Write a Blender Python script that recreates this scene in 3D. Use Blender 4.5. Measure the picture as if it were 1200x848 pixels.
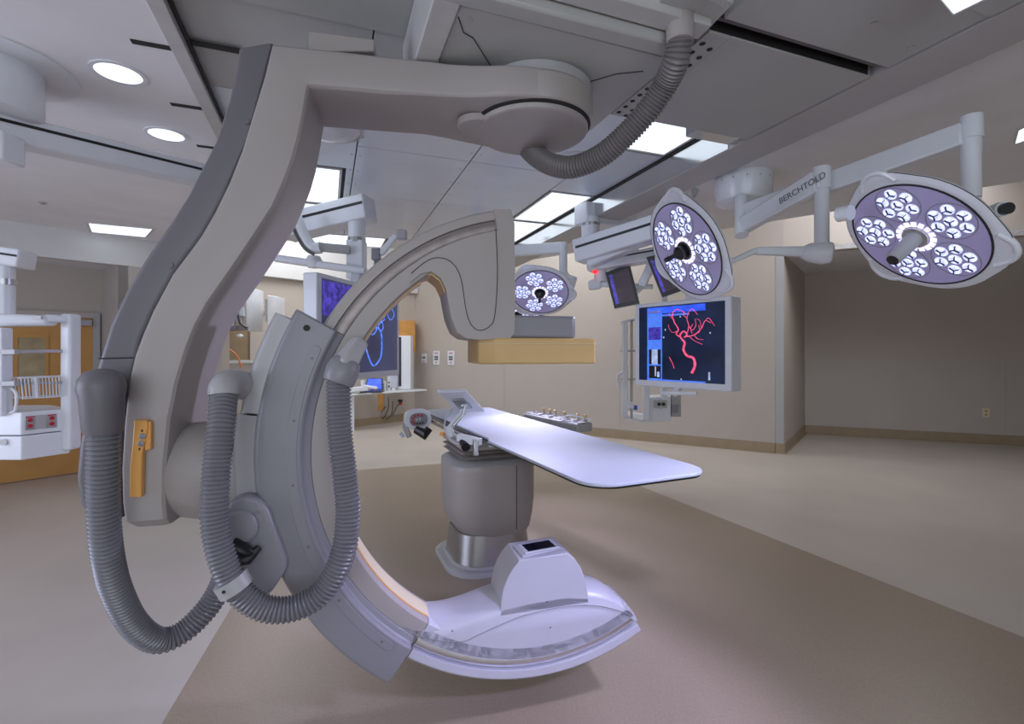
import bpy, math, random
from mathutils import Vector as V, Matrix
random.seed(4)
for o in list(bpy.data.objects): bpy.data.objects.remove(o)
scn = bpy.context.scene
COL = scn.collection

# ------------------------------------------------------------------ camera, world, exposure
FPX, HC, HY = 580.0, 1.55, 412.0          # focal length in pixels, eye height, horizon row
cam = bpy.data.objects.new('camera', bpy.data.cameras.new('camera'))
COL.objects.link(cam)
cam.location = (0, 0, HC); cam.rotation_euler = (math.pi/2, 0, 0)
cam.data.sensor_width = 36; cam.data.lens = 36*FPX/1200
cam.data.shift_y = -12/1200; cam.data.clip_start = .05
scn.camera = cam
wd = bpy.data.worlds.new('world'); scn.world = wd; wd.use_nodes = True
wd.node_tree.nodes['Background'].inputs[0].default_value = (.8, .85, 1, 1)
wd.node_tree.nodes['Background'].inputs[1].default_value = .3
vs = scn.view_settings
vs.view_transform = 'Standard'; vs.look = 'None'; vs.gamma = 1; vs.use_curve_mapping = False
vs.exposure = 0.42
PANEL_E = .95       # brightness of the ceiling light panels
LED_E = 1.6         # brightness of the surgical lamp lenses
LAMP_W = 62.0       # watts of each surgical lamp beam

def area(name, loc, target, sx, sy, watts, col):
    ld = bpy.data.lights.new(name, 'AREA'); ld.shape = 'RECTANGLE'; ld.size = sx; ld.size_y = sy; ld.energy = watts; ld.color = col
    o = bpy.data.objects.new(name, ld); COL.objects.link(o); o.location = loc
    o.rotation_euler = (V(target)-V(loc)).to_track_quat('-Z', 'Y').to_euler()
area('rear_fill_light', (.5, -2.9, 1.7), (.3, 3, 1.3), 5.0, 2.2, 72, (.80, .90, 1))      # added fill light behind the viewpoint, no window there
area('left_fill_light', (-5.6, .2, 1.6), (0, 3, 1.0), 3.0, 2.0, 90, (.70, .77, 1))  # added soft fill from the left, out of view, not a window
ls = bpy.data.lights.new('near_lamp_beam', 'SPOT'); ls.energy = 170; ls.color = (.50, .48, 1.0); ls.spot_size = math.radians(46); ls.spot_blend = .9; ls.shadow_soft_size = .15
lo = bpy.data.objects.new('near_lamp_beam', ls); COL.objects.link(lo); lo.location = (1.9, .35, 2.35); lo.rotation_euler = (V((.35, 2.0, .25))-V(lo.location)).to_track_quat('-Z', 'Y').to_euler()   # a third lamp of the same kind just outside the frame
area('high_fill_right', (4.6, 5.9, 4.2), (3.6, 8.5, 0), 2.5, 1.2, 58, (.93, .94, 1))        # added fill lights for the far walls, hidden by the low ceiling
area('high_fill_far', (1.0, 8.4, 4.2), (.5, 9.5, 0), 4.0, 1.5, 70, (.92, .96, 1))
area('high_fill_left', (-3.4, 8.2, 4.2), (-3.4, 8.8, 0), 2.5, 1.2, 55, (.92, .96, 1))

# ------------------------------------------------------------------ helpers
def W(px, py, d): return V(((px-600)/FPX*d, d, HC+(HY-py)/FPX*d))
def WZ(px, py, z): return W(px, py, (z-HC)*FPX/(HY-py))
def onplane(px, py, P, n):
    r = V(((px-600)/FPX, 1, (HY-py)/FPX)); o = V((0, 0, HC))
    return o+r*((P-o).dot(n)/r.dot(n))

def mat(name, col, rough=.5, metal=0.0, noise=.06, scale=8, bump=.0, bscale=200, coat=0, spec=.5):
    m = bpy.data.materials.new(name); m.use_nodes = True
    nt = m.node_tree; b = nt.nodes['Principled BSDF']
    b.inputs['Roughness'].default_value = rough; b.inputs['Metallic'].default_value = metal
    b.inputs['Coat Weight'].default_value = coat; b.inputs['Specular IOR Level'].default_value = spec
    tc = nt.nodes.new('ShaderNodeTexCoord')
    n = nt.nodes.new('ShaderNodeTexNoise'); n.inputs['Scale'].default_value = scale; n.inputs['Detail'].default_value = 6
    nt.links.new(tc.outputs['Object'], n.inputs['Vector'])
    r = nt.nodes.new('ShaderNodeValToRGB')
    r.color_ramp.elements[0].position = .3; r.color_ramp.elements[1].position = .7
    r.color_ramp.elements[0].color = tuple(c*(1-noise) for c in col)+(1,)
    r.color_ramp.elements[1].color = tuple(min(1, c*(1+noise)) for c in col)+(1,)
    nt.links.new(n.outputs['Fac'], r.inputs['Fac']); nt.links.new(r.outputs['Color'], b.inputs['Base Color'])
    if bump:
        n2 = nt.nodes.new('ShaderNodeTexNoise'); n2.inputs['Scale'].default_value = bscale; n2.inputs['Detail'].default_value = 4
        nt.links.new(tc.outputs['Object'], n2.inputs['Vector'])
        bp = nt.nodes.new('ShaderNodeBump'); bp.inputs['Strength'].default_value = bump; bp.inputs['Distance'].default_value = .004
        nt.links.new(n2.outputs['Fac'], bp.inputs['Height']); nt.links.new(bp.outputs['Normal'], b.inputs['Normal'])
    return m
def emit(name, col, s, noise=0, scale=10):
    m = bpy.data.materials.new(name); m.use_nodes = True
    nt = m.node_tree; b = nt.nodes['Principled BSDF']
    b.inputs['Base Color'].default_value = tuple(c*.5 for c in col)+(1,); b.inputs['Roughness'].default_value = .3
    b.inputs['Emission Strength'].default_value = s
    if noise:
        tc = nt.nodes.new('ShaderNodeTexCoord')
        n = nt.nodes.new('ShaderNodeTexNoise'); n.inputs['Scale'].default_value = scale; n.inputs['Detail'].default_value = 5
        nt.links.new(tc.outputs['Object'], n.inputs['Vector'])
        r = nt.nodes.new('ShaderNodeValToRGB')
        r.color_ramp.elements[0].position = .35; r.color_ramp.elements[1].position = .65
        r.color_ramp.elements[0].color = tuple(c*(1-noise) for c in col)+(1,); r.color_ramp.elements[1].color = tuple(col)+(1,)
        nt.links.new(n.outputs['Fac'], r.inputs['Fac']); nt.links.new(r.outputs['Color'], b.inputs['Emission Color'])
    else: b.inputs['Emission Color'].default_value = tuple(col)+(1,)
    return m
M = dict(
 floor=mat('floor_vinyl_light', (.51, .455, .405), .36, noise=.07, scale=1.2, bump=.05, bscale=500),
 inlay=mat('floor_vinyl_tan', (.335, .265, .195), .34, noise=.09, scale=90, bump=.05, bscale=500),
 wall=mat('wall_paint', (.50, .44, .385), .6, noise=.02, scale=2, bump=.06, bscale=120),
 wallp=mat('wall_sheet', (.49, .44, .40), .5, noise=.02, scale=2, bump=.05, bscale=200),
 white_wall=mat('soffit_paint', (.66, .65, .64), .6, noise=.02),
 base=mat('baseboard_vinyl', (.34, .26, .17), .45),
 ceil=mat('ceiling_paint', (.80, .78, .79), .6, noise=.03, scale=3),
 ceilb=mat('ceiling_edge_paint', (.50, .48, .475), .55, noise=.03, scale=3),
 cpanel=mat('ceiling_enamel', (.70, .76, .82), .28, metal=.25, noise=.05, scale=2),
 plate=mat('ceiling_plate_paint', (.45, .45, .435), .45, noise=.04, scale=2),
 mirror=mat('polished_steel', (.66, .66, .67), .16, metal=.95, noise=.04, scale=3),
 steel=mat('brushed_steel', (.5, .5, .5), .3, metal=.9),
 alu=mat('aluminium_trim', (.58, .57, .56), .35, metal=.1),
 paint=mat('machine_beige', (.385, .345, .33), .42, noise=.02, scale=4, bump=.03, bscale=700),
 cover=mat('machine_dark_grey', (.155, .143, .158), .45, noise=.02, scale=4, bump=.03, bscale=700),
 sleeve=mat('machine_mid_grey', (.25, .245, .27), .38, noise=.02, scale=4, bump=.02, bscale=700),
 light=mat('machine_light_grey', (.42, .415, .42), .4, noise=.02, scale=4),
 white=mat('white_enamel', (.74, .76, .80), .3, noise=.02, coat=.2),
 tube=mat('tube_white', (.54, .53, .60), .32, noise=.02),
 hose=mat('hose_grey', (.20, .198, .22), .26, noise=.05, scale=12),
 hose_b=mat('hose_beige_grey', (.19, .172, .17), .35, noise=.05, scale=12),
 rail=mat('rail_bronze', (.30, .255, .245), .38, metal=.35, noise=.15, scale=20),
 ochre=mat('ochre_plastic', (.62, .41, .17), .45, noise=.03),
 orange=mat('orange_plastic', (.80, .39, .10), .4, noise=.03),
 cream=mat('cream_strip', (.72, .61, .42), .4, noise=.02),
 black=mat('black_plastic', (.012, .011, .013), .35, noise=.1),
 dark=mat('dark_gap', (.02, .018, .018), .7, noise=.1),
 glass=mat('dark_glass', (.01, .01, .025), .06, noise=.1),
 wood=mat('honey_wood', (.62, .30, .075), .42, noise=.14, scale=6),
 door=mat('door_wood', (.56, .29, .085), .4, noise=.10, scale=3),
 dglass=mat('door_glass', (.42, .34, .20), .15, noise=.2, scale=5),
 pad=mat('table_white', (.52, .56, .63), .6, noise=.02, scale=5),
 red=mat('red_plastic', (.5, .01, .02), .35), blue=mat('blue_plastic', (.03, .12, .6), .35),
 cable=mat('cable_grey', (.10, .095, .09), .5), ocable=mat('cable_orange', (.8, .22, .05), .4),
 tan=mat('niche_tan', (.30, .22, .13), .6),
 yglass=mat('dim_screen', (.07, .04, .06), .35, noise=.3, scale=4),
 dome=mat('dome_plastic', (.62, .65, .68), .12, noise=.05),
 
)
E_PAN = emit('panel_light', (.80, .90, 1.0), PANEL_E)
E_CAN = emit('downlight_light', (.90, .94, 1.0), PANEL_E*1.1)
E_LED = emit('led_light', (.50, .55, 1.0), LED_E, .6, 90)
E_LED2 = emit('led_ring_light', (.80, .78, 1.0), LED_E*.6, .25, 40)
E_BLUE = emit('screen_blue', (.03, .10, .85), 1.0, .5, 14)
E_LBLUE = emit('screen_light_blue', (.06, .16, .66), 1.0, .3, 30)
E_PINK = emit('screen_pink', (.85, .10, .22), .9, .45, 40)
E_NAVY = emit('screen_navy', (.004, .010, .035), 1.0, .7, 5)
E_CT = emit('screen_ct', (.03, .035, .085), 1.0, .5, 4)
E_CTL = emit('screen_ct_line', (.10, .22, .85), 1.1, .6, 25)
E_VIO = emit('screen_violet', (.06, .04, .40), 1.0, .9, 22)
E_GRY = emit('screen_grey', (.4, .5, .75), .8, .5, 20)
E_FACE = emit('lamp_face_glow', (.50, .45, .78), .16, .2, 6)  # weak emission stands in for LED light reflected off the face plate
E_RED = emit('indicator_red', (1, .02, .02), 1.5)

class MB:
    def __init__(s): s.v = []; s.f = []; s.m = []; s.mi = 0
    def add(s, vs_, fs):
        k = len(s.v); s.v += [V(p) for p in vs_]
        for f in fs: s.f.append([i+k for i in f]); s.m.append(s.mi)
        return s
    def hexa(s, p):
        return s.add(p, [(0, 3, 2, 1), (4, 5, 6, 7), (0, 1, 5, 4), (1, 2, 6, 5), (2, 3, 7, 6), (3, 0, 4, 7)])
    def box(s, c, sz, ax=None):
        c = V(c); X, Y, Z = ax if ax else (V((1, 0, 0)), V((0, 1, 0)), V((0, 0, 1)))
        a, b, d = sz[0]/2, sz[1]/2, sz[2]/2
        return s.hexa([c+X*i*a+Y*j*b+Z*k*d for k in (-1, 1) for i, j in ((-1, -1), (1, -1), (1, 1), (-1, 1))])
    def prism(s, pts, n0, n1):
        """pts: list of world points, extruded by vectors n0 .. n1"""
        n = len(pts)
        A = [V(p)+n0 for p in pts]; B = [V(p)+n1 for p in pts]
        return s.add(A+B, [tuple(range(n-1, -1, -1)), tuple(range(n, 2*n))]+[(i, (i+1) % n, n+(i+1) % n, n+i) for i in range(n)])
    def loft(s, secs, cap=True):
        n = len(secs[0]); vv = [p for q in secs for p in q]; ff = []
        for k in range(len(secs)-1):
            for i in range(n):
                j = (i+1) % n
                ff.append((k*n+i, k*n+j, (k+1)*n+j, (k+1)*n+i))
        if cap: ff += [tuple(range(n-1, -1, -1)), tuple((len(secs)-1)*n+i for i in range(n))]
        return s.add(vv, ff)
    def ring(s, c, ax, r, n, up=None):
        ax = V(ax).normalized(); up = V(up) if up else (V((0, 0, 1)) if abs(ax.z) < .9 else V((0, 1, 0)))
        a = ax.cross(up).normalized(); b = ax.cross(a)
        return [V(c)+(a*math.cos(2*math.pi*i/n)+b*math.sin(2*math.pi*i/n))*r for i in range(n)]
    def cyl(s, p0, p1, r0, r1=None, n=20):
        r1 = r0 if r1 is None else r1; d = V(p1)-V(p0)
        return s.loft([s.ring(p0, d, r0, n), s.ring(p1, d, r1, n)])
    def lathe(s, c, ax, prof, n=32, cap=True):
        """prof: (distance along the axis, radius)"""
        ax = V(ax).normalized(); c = V(c)
        return s.loft([s.ring(c+ax*h, ax, max(r, .0004), n) for h, r in prof], cap)
    def tube(s, pts, r, n=10):
        pts = [V(p) for p in pts]; secs = []; up = None
        for i, p in enumerate(pts):
            t = (pts[min(i+1, len(pts)-1)]-pts[max(i-1, 0)]).normalized()
            if up is None: up = V((0, 0, 1)) if abs(t.z) < .8 else V((0, 1, 0))
            a = t.cross(up).normalized(); up = a.cross(t)
            rr = r[i] if isinstance(r, (list, tuple)) else r
            secs.append([p+(a*math.cos(2*math.pi*k/n)+up*math.sin(2*math.pi*k/n))*rr for k in range(n)])
        return s.loft(secs)
    def beam(s, p0, p1, w, h, w1=None, h1=None):
        p0, p1 = V(p0), V(p1); d = (p1-p0).normalized()
        a = d.cross(V((0, 0, 1))); a = a.normalized() if a.length > .05 else V((1, 0, 0))
        b = a.cross(d); w1 = w1 or w; h1 = h1 or h
        q = [p0-a*w/2-b*h/2, p0+a*w/2-b*h/2, p0+a*w/2+b*h/2, p0-a*w/2+b*h/2,
             p1-a*w1/2-b*h1/2, p1+a*w1/2-b*h1/2, p1+a*w1/2+b*h1/2, p1-a*w1/2+b*h1/2]
        return s.hexa(q)
    def arc(s, C, e, prof, t0, t1, n=48):
        """sweep prof (radius, normal offset) about C in the plane of e and z"""
        nn = NC
        secs = []
        for i in range(n+1):
            t = math.radians(t0+(t1-t0)*i/n); d = e*math.cos(t)+V((0, 0, 1))*math.sin(t)
            secs.append([C+d*r+nn*o for r, o in prof])
        return s.loft(secs)
    def build(s, name, m, parent=None, label=None, bev=0, seg=2, ang=35, mw=None, kind=None):
        me = bpy.data.meshes.new(name)
        inv = ROOT[parent.name].inverted() if parent is not None and parent.name in ROOT else Matrix()
        if mw is not None: inv = Matrix()
        me.from_pydata([tuple(inv @ p) for p in s.v], [], s.f)
        for mm in (m if isinstance(m, list) else [m]): me.materials.append(mm)
        for i, k in enumerate(s.m): me.polygons[i].material_index = k
        me.validate(); me.update()
        import bmesh
        b = bmesh.new(); b.from_mesh(me); bmesh.ops.recalc_face_normals(b, faces=b.faces); b.to_mesh(me); b.free()
        for p in me.polygons: p.use_smooth = True
        me.set_sharp_from_angle(angle=math.radians(ang))
        o = bpy.data.objects.new(name, me); COL.objects.link(o)
        if parent is not None: o.parent = parent; ROOT[o.name] = ROOT[parent.name]
        else: ROOT[o.name] = Matrix()
        if mw is not None: o.matrix_local = mw
        if bev:
            md = o.modifiers.new('bevel', 'BEVEL'); md.width = bev; md.segments = seg; md.limit_method = 'ANGLE'
            md.angle_limit = math.radians(30); md.use_clamp_overlap = True
        if label: o['label'] = label
        if kind: o['kind'] = kind
        return o
ROOT = {}
def thing(name, label, cat, loc=(0, 0, 0), group=None):
    o = bpy.data.objects.new(name, None); COL.objects.link(o); o.empty_display_size = .1
    o.location = loc; ROOT[o.name] = Matrix.Translation(V(loc))
    o['label'] = label; o['category'] = cat
    if group: o['group'] = group
    return o
def tag(o, label, cat, group=None):
    o['label'] = label; o['category'] = cat
    if group: o['group'] = group
    return o
def cm(pts, n=8, closed=False):
    """smooth curve through points"""
    pts = [V(p) for p in pts]; out = []; N = len(pts)
    g = (lambda i: pts[i % N]) if closed else (lambda i: pts[max(0, min(N-1, i))])
    for i in range(N if closed else N-1):
        a, b, c, d = g(i-1), g(i), g(i+1), g(i+2)
        for k in range(n):
            t = k/n
            out.append(.5*((2*b)+(c-a)*t+(2*a-5*b+4*c-d)*t*t+(3*b-a-3*c+d)*t**3))
    if not closed: out.append(pts[-1])
    return out
def resample(pts, step):
    L = [0]
    for a, b in zip(pts, pts[1:]): L.append(L[-1]+(b-a).length)
    n = max(2, int(L[-1]/step)); out = []; j = 0
    for i in range(n+1):
        t = L[-1]*i/n
        while j < len(L)-2 and L[j+1] < t: j += 1
        out.append(pts[j].lerp(pts[j+1], (t-L[j])/max(1e-9, L[j+1]-L[j])))
    return out
def hose(pts, r, pitch=.0165, amp=.10, n=22):
    p = resample(cm(pts, 10), pitch/4); rr = []
    for i in range(len(p)): rr.append(r*(1+amp*(-1, .35, 1, .35)[i % 4]))
    return MB().tube(p, rr, n)
def rquad(q, r, k=3):
    """quad corners -> rounded loop"""
    out = []
    for i in range(4):
        a, b, c = q[i-1], q[i], q[(i+1) % 4]
        ra = min(r, (a-b).length*.45); rc = min(r, (c-b).length*.45)
        p = b+(a-b).normalized()*ra; s_ = b+(c-b).normalized()*rc
        for j in range(k+1):
            t = j/k; out.append(p*(1-t)**2+b*2*t*(1-t)+s_*t*t)
    return out
Z = V((0, 0, 1))

# ------------------------------------------------------------------ room shell
BX = V((.643, .766, 0)); AX = V((.766, -.643, 0))
CU = V((-.3504, .9366, 0)); CV = V((.9366, .3504, 0))      # ceiling axes: along the rails, across them
def cp(q, p, z=0): return CV*q+CU*p+Z*z
ZT = 4.4
C0 = V((-2.24, 11.4, 0)); P0 = V((4.02, 7.555, 0)); P1 = V((4.11, 7.50, 0)); A1 = V((5.565, 9.41, 0))
A2 = V((8.45, 8.17, 0)); A3 = V((10.9, 7.12, 0)); R3 = V((9.3, 1.0, 0)); B2 = V((5.2, -3.2, 0)); B1 = V((-3.5, -3.4, 0)); L2 = V((-8.4, 1.64, 0))
Q = V((-4.76, 5.98, 0)); JG = Q+BX*1.15
WW1 = C0-BX*5.2
def S(o): o['kind'] = 'structure'; return o
fl = MB().prism([V((-12, -5, 0)), V((13, -5, 0)), V((13, 15, 0)), V((-12, 15, 0))], Z*-.2, Z*0)
S(fl.build('floor', M['floor']))
i0 = V((-1.99, 4.12, 0)); il = V((-.25, .97, 0)); i1 = i0+il*2.25; i2 = i0-il*6.5
r1 = V((1.52, 5.62, 0)); rl = V((-.394, .919, 0)); r2 = r1-rl*9
r3 = V((1.16, 6.45+.78, 0))
r3 = r1+rl*2.0
o = MB().prism([i2, r2, r3, i1], Z*0, Z*.0012).build('floor_inlay', M['inlay']); S(o)

def wallseg(name, p0, p1, z0, z1, m, th=.12, side=1, panel=None, nsplit=0, base=True):
    """wall face runs p0->p1 ; room lies on the left of the direction when side=1"""
    d = (p1-p0).normalized(); n = V((-d.y, d.x, 0))*side
    o = S(MB().prism([p0, p1, p1-n*th, p0-n*th], Z*z0, Z*z1).build(name, m))
    L = (p1-p0).length
    if panel:
        k = max(1, nsplit)
        for i in range(k):
            a = p0+d*(L*i/k+.003); b = p0+d*(L*(i+1)/k-.003)
            MB().prism([a, b, b+n*.006, a+n*.006], Z*.16, Z*panel).build('wall_panel', M['wallp'], o)
    if base:
        b = MB().prism([p0, p1, p1+n*.014, p0+n*.014], Z*0, Z*.155)
        b.prism([p0+n*.014, p1+n*.014, p1+n*.04, p0+n*.04], Z*0, Z*.012)
        S(b.build('baseboard_'+name.split('_', 1)[1], M['base'], bev=.004))
    return o
wallseg('wall_back', C0, P0, 0, ZT, M['wall'], side=-1, panel=1.28, nsplit=3)
# end of the back wall with its corner guard
o = S(MB().prism([P0, P1, P1+V((.1, .19, 0)), P0+V((.05, .2, 0))], Z*0, Z*ZT).build('wall_end', M['wallp']))
S(MB().prism([P0+V((0, -.008, 0)), P1+V((.004, -.008, 0)), P1+V((.012, .03, 0)), P0+V((0, .0, 0))], Z*.0, Z*3.0).build('trim_1', M['light']))
S(MB().prism([P0+V((-.004, -.02, 0)), P1+V((.014, -.02, 0)), P1+V((.022, .03, 0)), P0+V((0, .0, 0))], Z*.0, Z*.16).build('trim_2', M['base']))
wallseg('wall_alcove_side', P1, A1, 0, 3.04, M['wall'], side=-1, panel=1.36, nsplit=1)
wallseg('wall_alcove', A1, A3, 0, 3.3, M['wall'], side=-1, panel=1.42, nsplit=2)
d = V((.9, -.43, 0)).normalized()
S(MB().prism([P1, P1+d*6.2, P1+d*6.2+V((.06, .14, 0)), P1+V((.06, .14, 0))], Z*3.04, Z*ZT).build('wall_alcove_lintel', M['wall']))
S(MB().prism([P1, P1+d*6.2, A3+V((.5, .3, 0)), A1+V((.2, .4, 0))], Z*3.045, Z*3.12).build('ceiling_alcove', M['ceil']))
wallseg('wall_window', C0, WW1, 0, 2.9, M['wall'], side=1, base=True)
S(MB().prism([C0+AX*.12, WW1+AX*.12, WW1-AX*.1, C0-AX*.1], Z*2.88, Z*ZT).build('wall_window_lintel', M['white_wall'], bev=.006))
wallseg('wall_jog', JG, WW1+(JG-WW1)*0-BX*0, 0, ZT, M['wall'], side=1, base=False)
wallseg('wall_left', L2, Q-BX*2.4, 0, ZT, M['wall'], side=-1)
S(MB().prism([Q-BX*2.4+AX*.004, JG+AX*.004, JG-AX*.14, Q-BX*2.4-AX*.14], Z*2.60, Z*ZT).build('wall_left_lintel', M['white_wall']))
S(MB().prism([Q, JG, JG-AX*.14, Q-AX*.14], Z*0, Z*ZT).build('wall_left_pier', M['wallp']))
D0 = V((-5.42, 6.53, 0)); DD = V((.62, .785, 0)).normalized()
wallseg('wall_door', D0-DD*3.2, D0, 0, 2.7, M['wall'], side=-1, base=False)
S(MB().prism([Q, D0, D0+DD*.1, Q+BX*.1], Z*0, Z*2.7).build('wall_door_side', M['wallp']))
S(MB().prism([Q-BX*2.4, Q, D0+V((-.1, .2, 0)), D0-DD*3.3+V((-.2, .1, 0))], Z*2.63, Z*2.68).build('ceiling_door_recess', M['ceil']))
S(MB().prism([Q-BX*2.4, D0-DD*3.2, D0-DD*3.3, Q-BX*2.5], Z*0, Z*2.7).build('wall_door_far_side', M['wallp']))
wallseg('wall_rear_left', B1, L2, 0, ZT, M['wall'], side=-1)
wallseg('wall_rear', B2, B1, 0, ZT, M['wall'], side=-1)
wallseg('wall_right', R3, B2, 0, ZT, M['wall'], side=-1)
wallseg('wall_right_far', A3, R3, 0, ZT, M['wall'], side=-1)
# upper slab above everything
S(MB().prism([V((-12, -5, 0)), V((13, -5, 0)), V((13, 15, 0)), V((-12, 15, 0))], Z*ZT, Z*(ZT+.2)).build('ceiling', M['ceil']))

# door in the left recess
dn = V((DD.y, -DD.x, 0))
def dpt(px): # x column -> distance along the door wall from D0
    k = (px-600)/FPX; return -(D0.x-k*D0.y)/(DD.x-k*DD.y)*-1
def dl(px):
    k = (px-600)/FPX; t = (k*D0.y-D0.x)/(DD.x-k*DD.y); return D0+DD*t
door = S(thing('door_1', '', 'door', dl(60))); del door['label']; del door['category']
dr = dl(108); dw = dl(-60); dtop = 1.98
MB().prism([dw, dr, dr+dn*.03, dw+dn*.03], Z*.01, Z*dtop).build('door_leaf', M['door'], door)
MB().prism([dr, dr+DD*.07, dr+DD*.07+dn*.05, dr+dn*.05], Z*0, Z*(dtop+.07)).build('door_frame', M['light'], door)
MB().prism([dw, dr, dr+dn*.05, dw+dn*.05], Z*(dtop+.005), Z*(dtop+.07)).build('door_frame', M['wallp'], door)
g0, g1 = dl(20), dl(52)
MB().prism([g0, g1, g1+dn*.036, g0+dn*.036], Z*1.18, Z*1.72).build('vision_panel', M['dglass'], door)
f = MB()
for a, b, z0, z1 in ((dl(16), g0, 1.14, 1.76), (g1, dl(56), 1.14, 1.76), (g0, g1, 1.14, 1.18), (g0, g1, 1.72, 1.76)):
    f.prism([a, b, b+dn*.045, a+dn*.045], Z*z0, Z*z1)
f.build('vision_panel_frame', M['door'], door)
MB().prism([dl(80)+dn*.03, dl(106)+dn*.03, dl(106)+dn*.09, dl(80)+dn*.09], Z*(dtop-.1), Z*(dtop-.02)).build('door_closer', M['steel'], door, bev=.004)

# ------------------------------------------------------------------ ceiling
ce = MB()
ce.prism([cp(-.66, -3.6), cp(-.66, 6.2), V((-3.9, 6.9, 0)), Q+AX*.0, Q-BX*2.4, L2, B1], Z*2.94, Z*3.05)
cl = S(ce.build('ceiling_left', M['ceil']))
for p in (2.07, 2.67, 3.27, 3.87):
    MB().prism([cp(-.82, p-.017), cp(-.665, p-.017), cp(-.665, p+.017), cp(-.82, p+.017)], Z*2.936, Z*2.945).build('vent_slot', M['dark'], cl)
cc = MB().prism([cp(-.64, -3.6), cp(2.37, -3.6), cp(2.37, 7.15), cp(-.64, 7.15)], Z*3.012, Z*3.12)
cc = S(cc.build('ceiling_centre', M['dark']))
def cpan(q0, q1, p0, p1, z=3.0, th=.012, m='cpanel', name='ceiling_panel', bev=.002, par=None, g=.004):
    return MB().prism([cp(q0+g, p0+g), cp(q1-g, p0+g), cp(q1-g, p1-g), cp(q0+g, p1-g)], Z*z, Z*(z+th)).build(name, M[m], par or cc, bev=bev)
# enamel panels beyond the plates
cpan(.2, 1.024, 2.3, 2.75, m='plate'); cpan(.2, 1.024, 2.75, 3.65); cpan(1.024, 1.88, 2.3, 3.65)
for q0, q1 in ((.2, 1.024), (1.024, 1.88)):
    for p0, p1 in ( (3.65, 4.78), (4.78, 5.95), (5.95, 6.5)):
        cpan(q0, q1, p0, p1)
cpan(1.88, 2.36, 3.06, 4.05); cpan(-.6, .2, 3.1, 4.13); cpan(-.6, .2, 2.3, 3.1, m='plate'); cpan(.14, .2, 4.13, 6.2)
cpan(-.6, -.33, 4.13, 6.2); cpan(.75, 1.88, 6.5, 7.1); cpan(1.88, 2.36, 6.25, 7.1); cpan(-.6, -.2, 6.2, 7.1); cpan(-.2, .2, 6.2, 6.48)
# screws of the panels
sc = MB()
for q in (.17, .23, .99, 1.06, 1.85):
    for k in range(14):
        c = cp(q, 2.5+k*.33, 3.0)
        sc.cyl(c-Z*.003, c, .007, n=8)
sc.build('panel_screws', M['steel'], cc, kind='stuff')
# near plates left of the carriage
for p0, p1 in ((-3.6, .5), (.5, 1.62), (1.62, 2.29)):
    cpan(-.60, .40, p0, p1, 2.985, .02, 'plate')
for q0, q1 in ((.40, 1.42),):
    cpan(q0, q1, -3.6, 1.15, 2.985, .02, 'plate'); cpan(q0, q1, 1.15, 2.29, 2.985, .02, 'plate')
for p in (2.07, 2.67):
    MB().prism([cp(-.6, p-.015), cp(-.38, p-.015), cp(-.38, p+.015), cp(-.6, p+.015)], Z*2.978, Z*2.99).build('vent_slot', M['dark'], cc)
# rail between left and centre ceiling
o = MB().prism([cp(-.665, -3.6), cp(-.60, -3.6), cp(-.60, 6.9), cp(-.665, 6.9)], Z*2.925, Z*3.02).build('ceiling_rail', M['alu'], bev=.003)
tag(o, 'long aluminium ceiling rail at the edge of the downlight ceiling', 'rail')
MB().prism([cp(-.598, -3.6), cp(-.585, -3.6), cp(-.585, 6.9), cp(-.598, 6.9)], Z*2.955, Z*2.967).build('rail_slot', M['dark'], o)
# lowered plates with slot
pl = thing('ceiling_plates', 'lowered grey equipment plates with a dark slot above the curved hose', 'ceiling plate', cp(1.9, 1.5, 2.82))
MB().prism([cp(1.53, 1.562), cp(2.355, 1.562), cp(2.355, 2.29), cp(1.53, 2.29)], Z*2.82, Z*2.99).build('plate', M['plate'], pl, bev=.004)
hp = MB().prism([cp(1.42, 1.562), cp(1.525, 1.562), cp(1.525, 2.29), cp(1.42, 2.29)], Z*2.815, Z*2.99).build('hole_plate', M['plate'], pl, bev=.003)
for i in range(11):
    for q in (1.445, 1.50):
        c = cp(q, 1.63+i*.062+(.02 if q > 1.46 else 0), 2.815)
        MB().cyl(c-Z*.0015, c+Z*.002, .0125, n=14).build('hole', M['dark'], hp)
MB().prism([cp(1.42, -3.5), cp(2.355, -3.5), cp(2.355, 1.487), cp(1.42, 1.487)], Z*2.82, Z*2.99).build('plate', M['plate'], pl, bev=.004)
MB().prism([cp(1.42, 1.489), cp(2.355, 1.489), cp(2.355, 1.56), cp(1.42, 1.56)], Z*2.87, Z*2.89).build('slot_back', M['dark'], pl)
MB().prism([cp(1.42, 1.515), cp(2.33, 1.515), cp(2.33, 1.53), cp(1.42, 1.53)], Z*2.845, Z*2.87).build('slot_rail', M['cover'], pl)
MB().prism([cp(1.42, 1.558), cp(2.33, 1.558), cp(2.33, 1.561), cp(1.42, 1.561)], Z*2.825, Z*2.87).build('slot_rail', M['dark'], pl)
for q, p in ((1.7, 1.1), (1.98, 1.3), (2.28, 1.35), (1.6, .6)):
    c = cp(q, p, 2.82); MB().cyl(c-Z*.004, c, .011, n=12).build('screw', M['steel'], pl)
o = MB().prism([cp(2.05, .78), cp(2.35, .78), cp(2.35, 1.12), cp(2.05, 1.12)], Z*2.815, Z*2.82).build('hatch', M['plate'], pl, bev=.001)
o = MB().prism([cp(2.02, 2.31), cp(2.36, 2.31), cp(2.36, 2.42), cp(2.02, 2.42)], Z*2.84, Z*3.0).build('end_bracket', M['mirror'], pl, bev=.002)
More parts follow.
